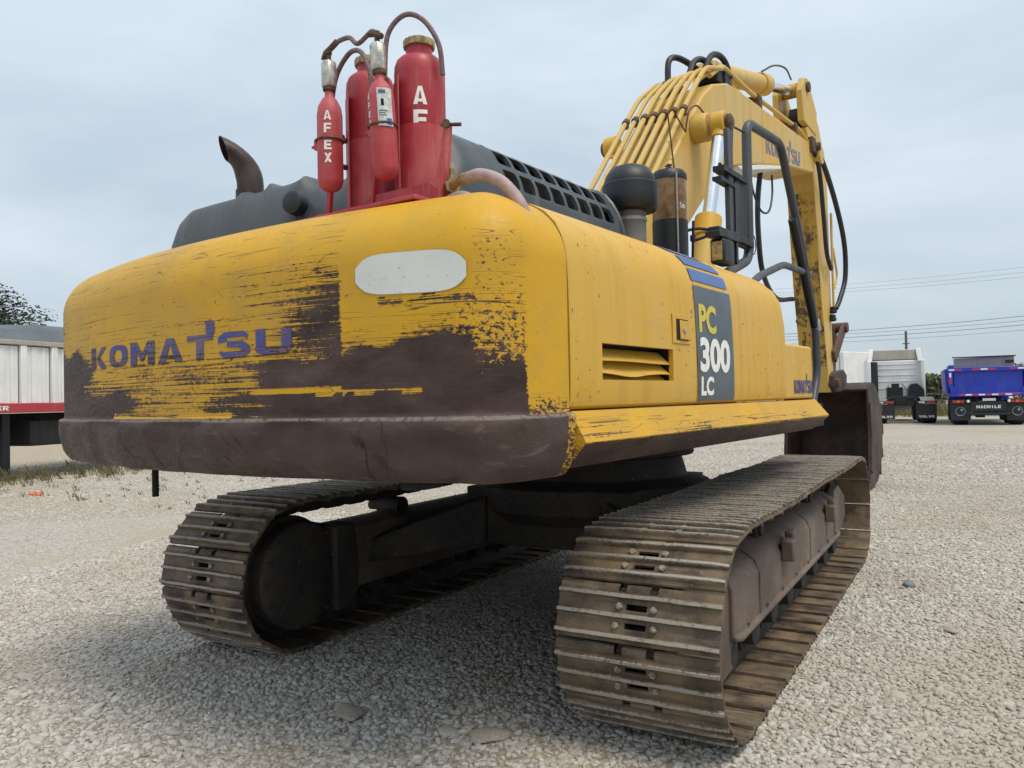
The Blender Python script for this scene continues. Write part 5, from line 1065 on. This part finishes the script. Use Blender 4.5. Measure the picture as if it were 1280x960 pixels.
b = MB(); b.box(1.1, 1.24, 3.3, 3.95, .9, 2.9); wt(b, 'side_fairing', 'white', bevel=.03)
b = MB(); b.box(-.45, -.36, .1, 5.5, .80, 1.05); b.box(.36, .45, .1, 5.5, .80, 1.05); b.box(-.45, .45, .1, .2, .78, 1.05); wt(b, 'chassis_rail', 'darkframe')
b = MB(); b.box(-.5, .5, .8, 2.0, 1.05, 1.16); b.lathe([(.45,0),(.45,.05)], (0,1.4,1.161), n=20); wt(b, 'fifth_wheel', 'darkframe', bevel=.02)
b = MB(); b.box(-1.2, 1.2, 2.9, 3.4, 1.0, 1.06); wt(b, 'catwalk', 'galv')
b = MB(); b.box(-.42, .26, 3.2, 3.7, 1.06, 1.62); b.box(-.2, .1, 3.2, 3.6, 1.621, 1.80); b.tube([(-.38,3.15,1.06),(-.38,3.15,1.75)], .02, 6); b.tube([(.42,3.1,1.06),(.42,3.1,1.5),(.2,3.2,1.8)], .02, 6); wt(b, 'hose_rack', 'black', bevel=.03)
b = MB(); b.prism([(.5,1.06),(.5,1.6),(.62,1.78),(.85,1.8),(1.0,1.66),(1.14,1.5),(1.14,1.06)], 3.0, 3.6, 'y'); wt(b, 'storage_locker', 'plasticblack', bevel=.03)
for sx in (-1, 1):
    for y in (.75, 2.1): wheel(WT, sx*.98, y, .5, .56)
    wheel(WT, sx*1.02, 5.15, .5, .3)
    b = MB(); rr = []
    for k in range(13):
        a = math.radians(15+150*k/12); rr.append([(sx*.68, 1.42+1.28*math.cos(a), .52+.62*math.sin(a)), (sx*1.24, 1.42+1.28*math.cos(a), .52+.62*math.sin(a))])
    b.rings(rr, closed=False); wt(b, 'mudguard', 'plasticgrey', solid=.02)
    b = MB(); b.box(min(sx*.42, sx*1.22), max(sx*.42, sx*1.22), .0, .02, .22, .86); fl = wt(b, 'mudflap', 'plasticblack')
    word = 'VOLVO'
    word_decal('lettering', word, 'letterwhite', fl, (lambda c: lambda u, v: (c-.30+.60*u, -.004, .27+.09*v))(sx*.82))
    b = MB(); b.box(min(sx*.42, sx*1.22), max(sx*.42, sx*1.22), -.05, -.001, .88, 1.0); lm_ = b.build('tail_lamp', 'black', fl, bevel=.01)
    b = MB(); b.box(sx*.82+.02, sx*.82+.34, -.056, -.051, .90, .98); b.build('lamp_lens', 'glasslens', fl)
    b = MB(); b.box(sx*.82-.30, sx*.82-.06, -.056, -.051, .91, .965); b.build('reverse_lens', 'reflwhite', fl)
b = MB(); b.lathe([(.26,0),(.29,.03),(.29,.9),(.26,.93)], (-.92,2.35,.62), (0,1,0), 20); wt(b, 'fuel_tank', 'galv')
b = MB(); b.box(-1.15, -.5, .9, 1.6, .42, .68); wt(b, 'battery_box', 'plasticgrey', bevel=.03)
b = MB(); b.box(1.30, 1.55, 5.9, 6.1, 1.75, 2.55); mr_ = wt(b, 'door_mirror', 'black', bevel=.06)
b = MB(); b.tube([(1.2,5.95,2.5),(1.42,6.0,2.6)], .025, 6); b.build('mirror_arm', 'black', mr_)
BT = empty('tipper_truck', 'blue tipper truck seen from behind at the right edge', 'truck', (2.95, 31.3, 0), math.radians(3.5))
def bt(b, name, mat, parent=BT, **k): return b.build(name, mat, parent, **k)
b = MB(); b.hexa([(-1.30,.16,1.15),(1.30,.16,1.15),(1.30,5.2,1.15),(-1.30,5.2,1.15),(-1.38,.16,2.32),(1.38,.16,2.32),(1.38,5.2,2.32),(-1.38,5.2,2.32)]); tb2 = bt(b, 'tipper_body', 'blue', bevel=.03)
b = MB(); b.box(-1.20, 1.20, .05, .12, 1.28, 2.18); tg = bt(b, 'tailgate', 'blue', bevel=.03)
b = MB(); b.box(-1.42, 1.42, -.02, .158, 2.16, 2.33); b.build('tailgate_top_rail', 'blue', tg, bevel=.02)
b = MB(); b.box(-1.28, 1.28, -.02, .158, 1.16, 1.30); b.build('tailgate_bottom_rail', 'blue', tg, bevel=.02)
for sx in (-1, 1):
    b = MB(); b.prism([(sx*1.08,1.30),(sx*1.30,1.30),(sx*1.40,1.75),(sx*1.40,2.158),(sx*1.22,2.158),(sx*1.22,1.62)], -.02, .158, 'y'); b.build('tailgate_post', 'blue', tg, bevel=.015)
    b = MB(); b.box(sx*1.31-.035, sx*1.31+.035, -.026, -.021, 1.95, 2.13); b.build('reflector', 'reflwhite', tg); b = MB(); b.box(sx*1.31-.035, sx*1.31+.035, -.026, -.021, 1.68, 1.94); b.build('reflector', 'reflred', tg)
    b = MB(); b.prism([(sx*1.36,1.3),(sx*1.44,1.3),(sx*1.5,2.3),(sx*1.38,2.3)], 5.2, .4, 'y'); b.build('side_stake', 'blue', tb2)
for k in range(9):
    x0 = -1.02+k*.228; b = MB(); b.box(x0, x0+.22, -.026, -.021, 1.20, 1.26); b.build('reflector', 'reflred' if k % 2 == 0 else 'reflwhite', tg)
for x0, x1, m_ in ((-1.36,-1.16,'reflwhite'),(-1.15,-.9,'reflred'),(-.55,-.25,'reflred'),(-.24,.0,'reflwhite'),(.01,.28,'reflred'),(.75,1.02,'reflred'),(1.03,1.36,'reflwhite')):
    b = MB(); b.box(x0, x1, -.026, -.021, 2.22, 2.28); b.build('reflector', m_, tg)
b = MB(); b.hexa([(-.95,4.6,2.32),(1.36,4.6,2.32),(1.36,5.2,2.32),(-.95,5.2,2.32),(-.98,4.5,2.86),(1.36,4.5,2.92),(1.36,5.2,2.92),(-.98,5.2,2.86)]); hb = bt(b, 'headboard', 'cream', bevel=.02)
b = MB(); b.box(-1.05, 1.42, 4.40, 4.5, 2.88, 2.93); b.build('tarp_roller', 'black', hb, bevel=.01); b = MB(); b.box(1.02, 1.34, 4.43, 4.49, 2.6, 2.72); b.build('roller_motor', 'black', hb)
b = MB(); b.box(-1.2, 1.2, 5.4, 7.2, .9, 2.6); bt(b, 'cab', 'blue', bevel=.08)
b = MB(); b.box(-.45, -.33, .2, 7, .78, 1.14); b.box(.33, .45, .2, 7, .78, 1.14); bt(b, 'chassis_rail', 'darkframe')
b = MB(); b.box(-.62, .62, .05, .10, .55, .95); bp = bt(b, 'bumper_plate', 'plasticblack', bevel=.01)
word_decal('lettering', 'MACHILE', 'letterwhite', bp, lambda u, v: (-.42+.84*u, .045, .68+.12*v))
b = MB(); b.box(-.2, .25, .04, .049, .98, 1.08); b.build('number_plate', 'offwhite', bp)
b = MB(); b.box(-.78, .78, .06, .14, .40, .52); b.build('bumper_bar', 'plasticblack', bp, bevel=.015)
for sx in (-1, 1):
    b = MB(); b.box(sx*.96-.32, sx*.96+.32, .02, .10, .88, 1.04); la = bt(b, 'tail_lamp', 'black', bevel=.01)
    for k, m_ in enumerate(('glasslens', 'orange', 'glasslens')): b = MB(); b.box(sx*1.02-.24+.14*k, sx*1.02-.12+.14*k, .008, .019, .91, 1.01); b.build('lamp_lens', m_, la)
    b = MB(); b.lathe([(.06,0),(.05,.02)], (sx*.70,.018,.97), (0,-1,0), 14); b.build('reverse_lens', 'reflwhite', la)
    b = MB(); b.box(sx*.98-.36, sx*.98+.36, .14, .17, .2, .88); fl = bt(b, 'mudflap', 'plasticblack')
    b = MB(); n = 20; b.tube([(sx*.98+.17*math.cos(2*PI*k/n), .134, .56+.17*math.sin(2*PI*k/n)) for k in range(n+1)], .012, 5); b.lathe([(.05,0),(.03,.01)], (sx*.98+.05,.139,.62), (0,-1,0), 10); b.build('flap_emblem', 'galv', fl)
    wheel(BT, sx*.98, .85, .5, .56); wheel(BT, sx*.98, 2.2, .5, .56); wheel(BT, sx*1.05, 6.4, .5, .3)
b = MB(); b.box(-.5, .5, .7, 1.0, .42, .58); b.box(-.42,-.1,.5,.9,.3,.6); bt(b, 'axle', 'darkframe')
BX = empty('box_trailer', 'plain white box trailer standing far behind the arm', 'trailer', (-5.0, 43.5, 0), math.radians(-28))
b = MB(); b.box(-1.25, 1.25, 0, 7, 1.0, 3.75); bb_ = b.build('box_body', 'white', BX, bevel=.03)
for x0, x1 in ((-1.18,-.02),(.02,1.18)): b = MB(); b.box(x0, x1, -.03, -.002, 1.1, 3.6); d_ = b.build('rear_door', 'white', BX, bevel=.01); b = MB(); b.tube([(x1-.2,-.05,1.1),(x1-.2,-.05,3.6)], .025, 6); b.build('lock_rod', 'galv', d_)
for y in (1., 2.3):
    for x in (-.95, .95): wheel(BX, x, y, .5, .4)
b = MB(); b.box(-.5, .5, .1, 6.9, .75, 1.); b.build('chassis', 'darkframe', BX)
# ---- greenery, fence, pole and overhead lines beyond the yard
for i, (x, y, h, r, lab) in enumerate(((-6.2,58,4.2,1.1,'slim dark conifer between the box trailer and the white tractor unit'), (-4.4,60,2.9,1.4,'dark bush just left of the white tractor unit'), (-.2,57,2.5,1.5,'olive bush behind the mirror of the white tractor unit'), (1.8,60,2.3,1.5,'low olive bush left of the blue tipper'), (6.6,62,3.4,2.2,'olive bush at the far right edge behind the blue tipper'))):
    tree('roadside_tree' if h > 3.5 else 'roadside_bush', lab, (x, y, 0), h, r, 16, 3200, .13, 'leafmid' if i > 1 else 'leafdark', 20+i, trunk_r=.09, cat='tree' if h > 3.5 else 'bush')
fe = empty('rail_fence', 'weathered rail fence behind the parked trucks', 'fence', (0, 44.5, 0))
for k in range(16): b = MB(); x = -14+k*2.; b.box(x-.05, x+.05, -.05, .05, 0, 1.35); b.build('fence_post', 'wood', fe)
for z in (.45, .85, 1.2): b = MB(); b.box(-14, 16, -.075, -.051, z, z+.07); b.build('fence_rail', 'wood', fe)
po = empty('utility_pole', 'thin utility pole rising above the white tractor unit', 'pole', (-3.4, 84, 0))
b = MB(); b.tube([(0,0,0),(0,0,7.5)], [.16,.12], 8); b.build('pole', 'wood', po); b = MB(); b.box(-.35, .35, -.05, .05, 6.2, 6.28); b.build('crossarm', 'wood', po)
LINES = [(6.55,7.10,.020,'topmost'), (6.28,6.76,.014,'second'), (5.98,6.42,.020,'third'), (5.62,6.02,.012,'lowest')]
for zl, zr, r, wch in LINES:
    b = MB(); pts = []
    for k in range(41): u = k/40; x = -26+62*u; y = 66.5+.06*x; pts.append((x, y, zl+(zr-zl)*((x+8)/14)-.0+ .0035*(x-2)**2*(.5)-.25*.5)) 
    b.tube(pts, r, 5); o = b.build('power_cable', 'wire'); tag(o, f'{wch} cable of the four lower overhead lines at right', 'cable', 'lower overhead cables')
for zl, zr, r, wch in ((10.45,10.85,.008,'upper'), (10.1,10.45,.009,'middle'), (9.85,10.1,.009,'lower')):
    b = MB(); pts = []
    for k in range(41): u = k/40; x = -26+62*u; y = 66.5+.06*x; pts.append((x, y, zl+(zr-zl)*((x+8)/14)+.0018*(x-2)**2-.1))
    b.tube(pts, r, 5); o = b.build('power_cable', 'wire'); tag(o, f'faint {wch} cable of the three high overhead lines at right', 'cable', 'high overhead cables')
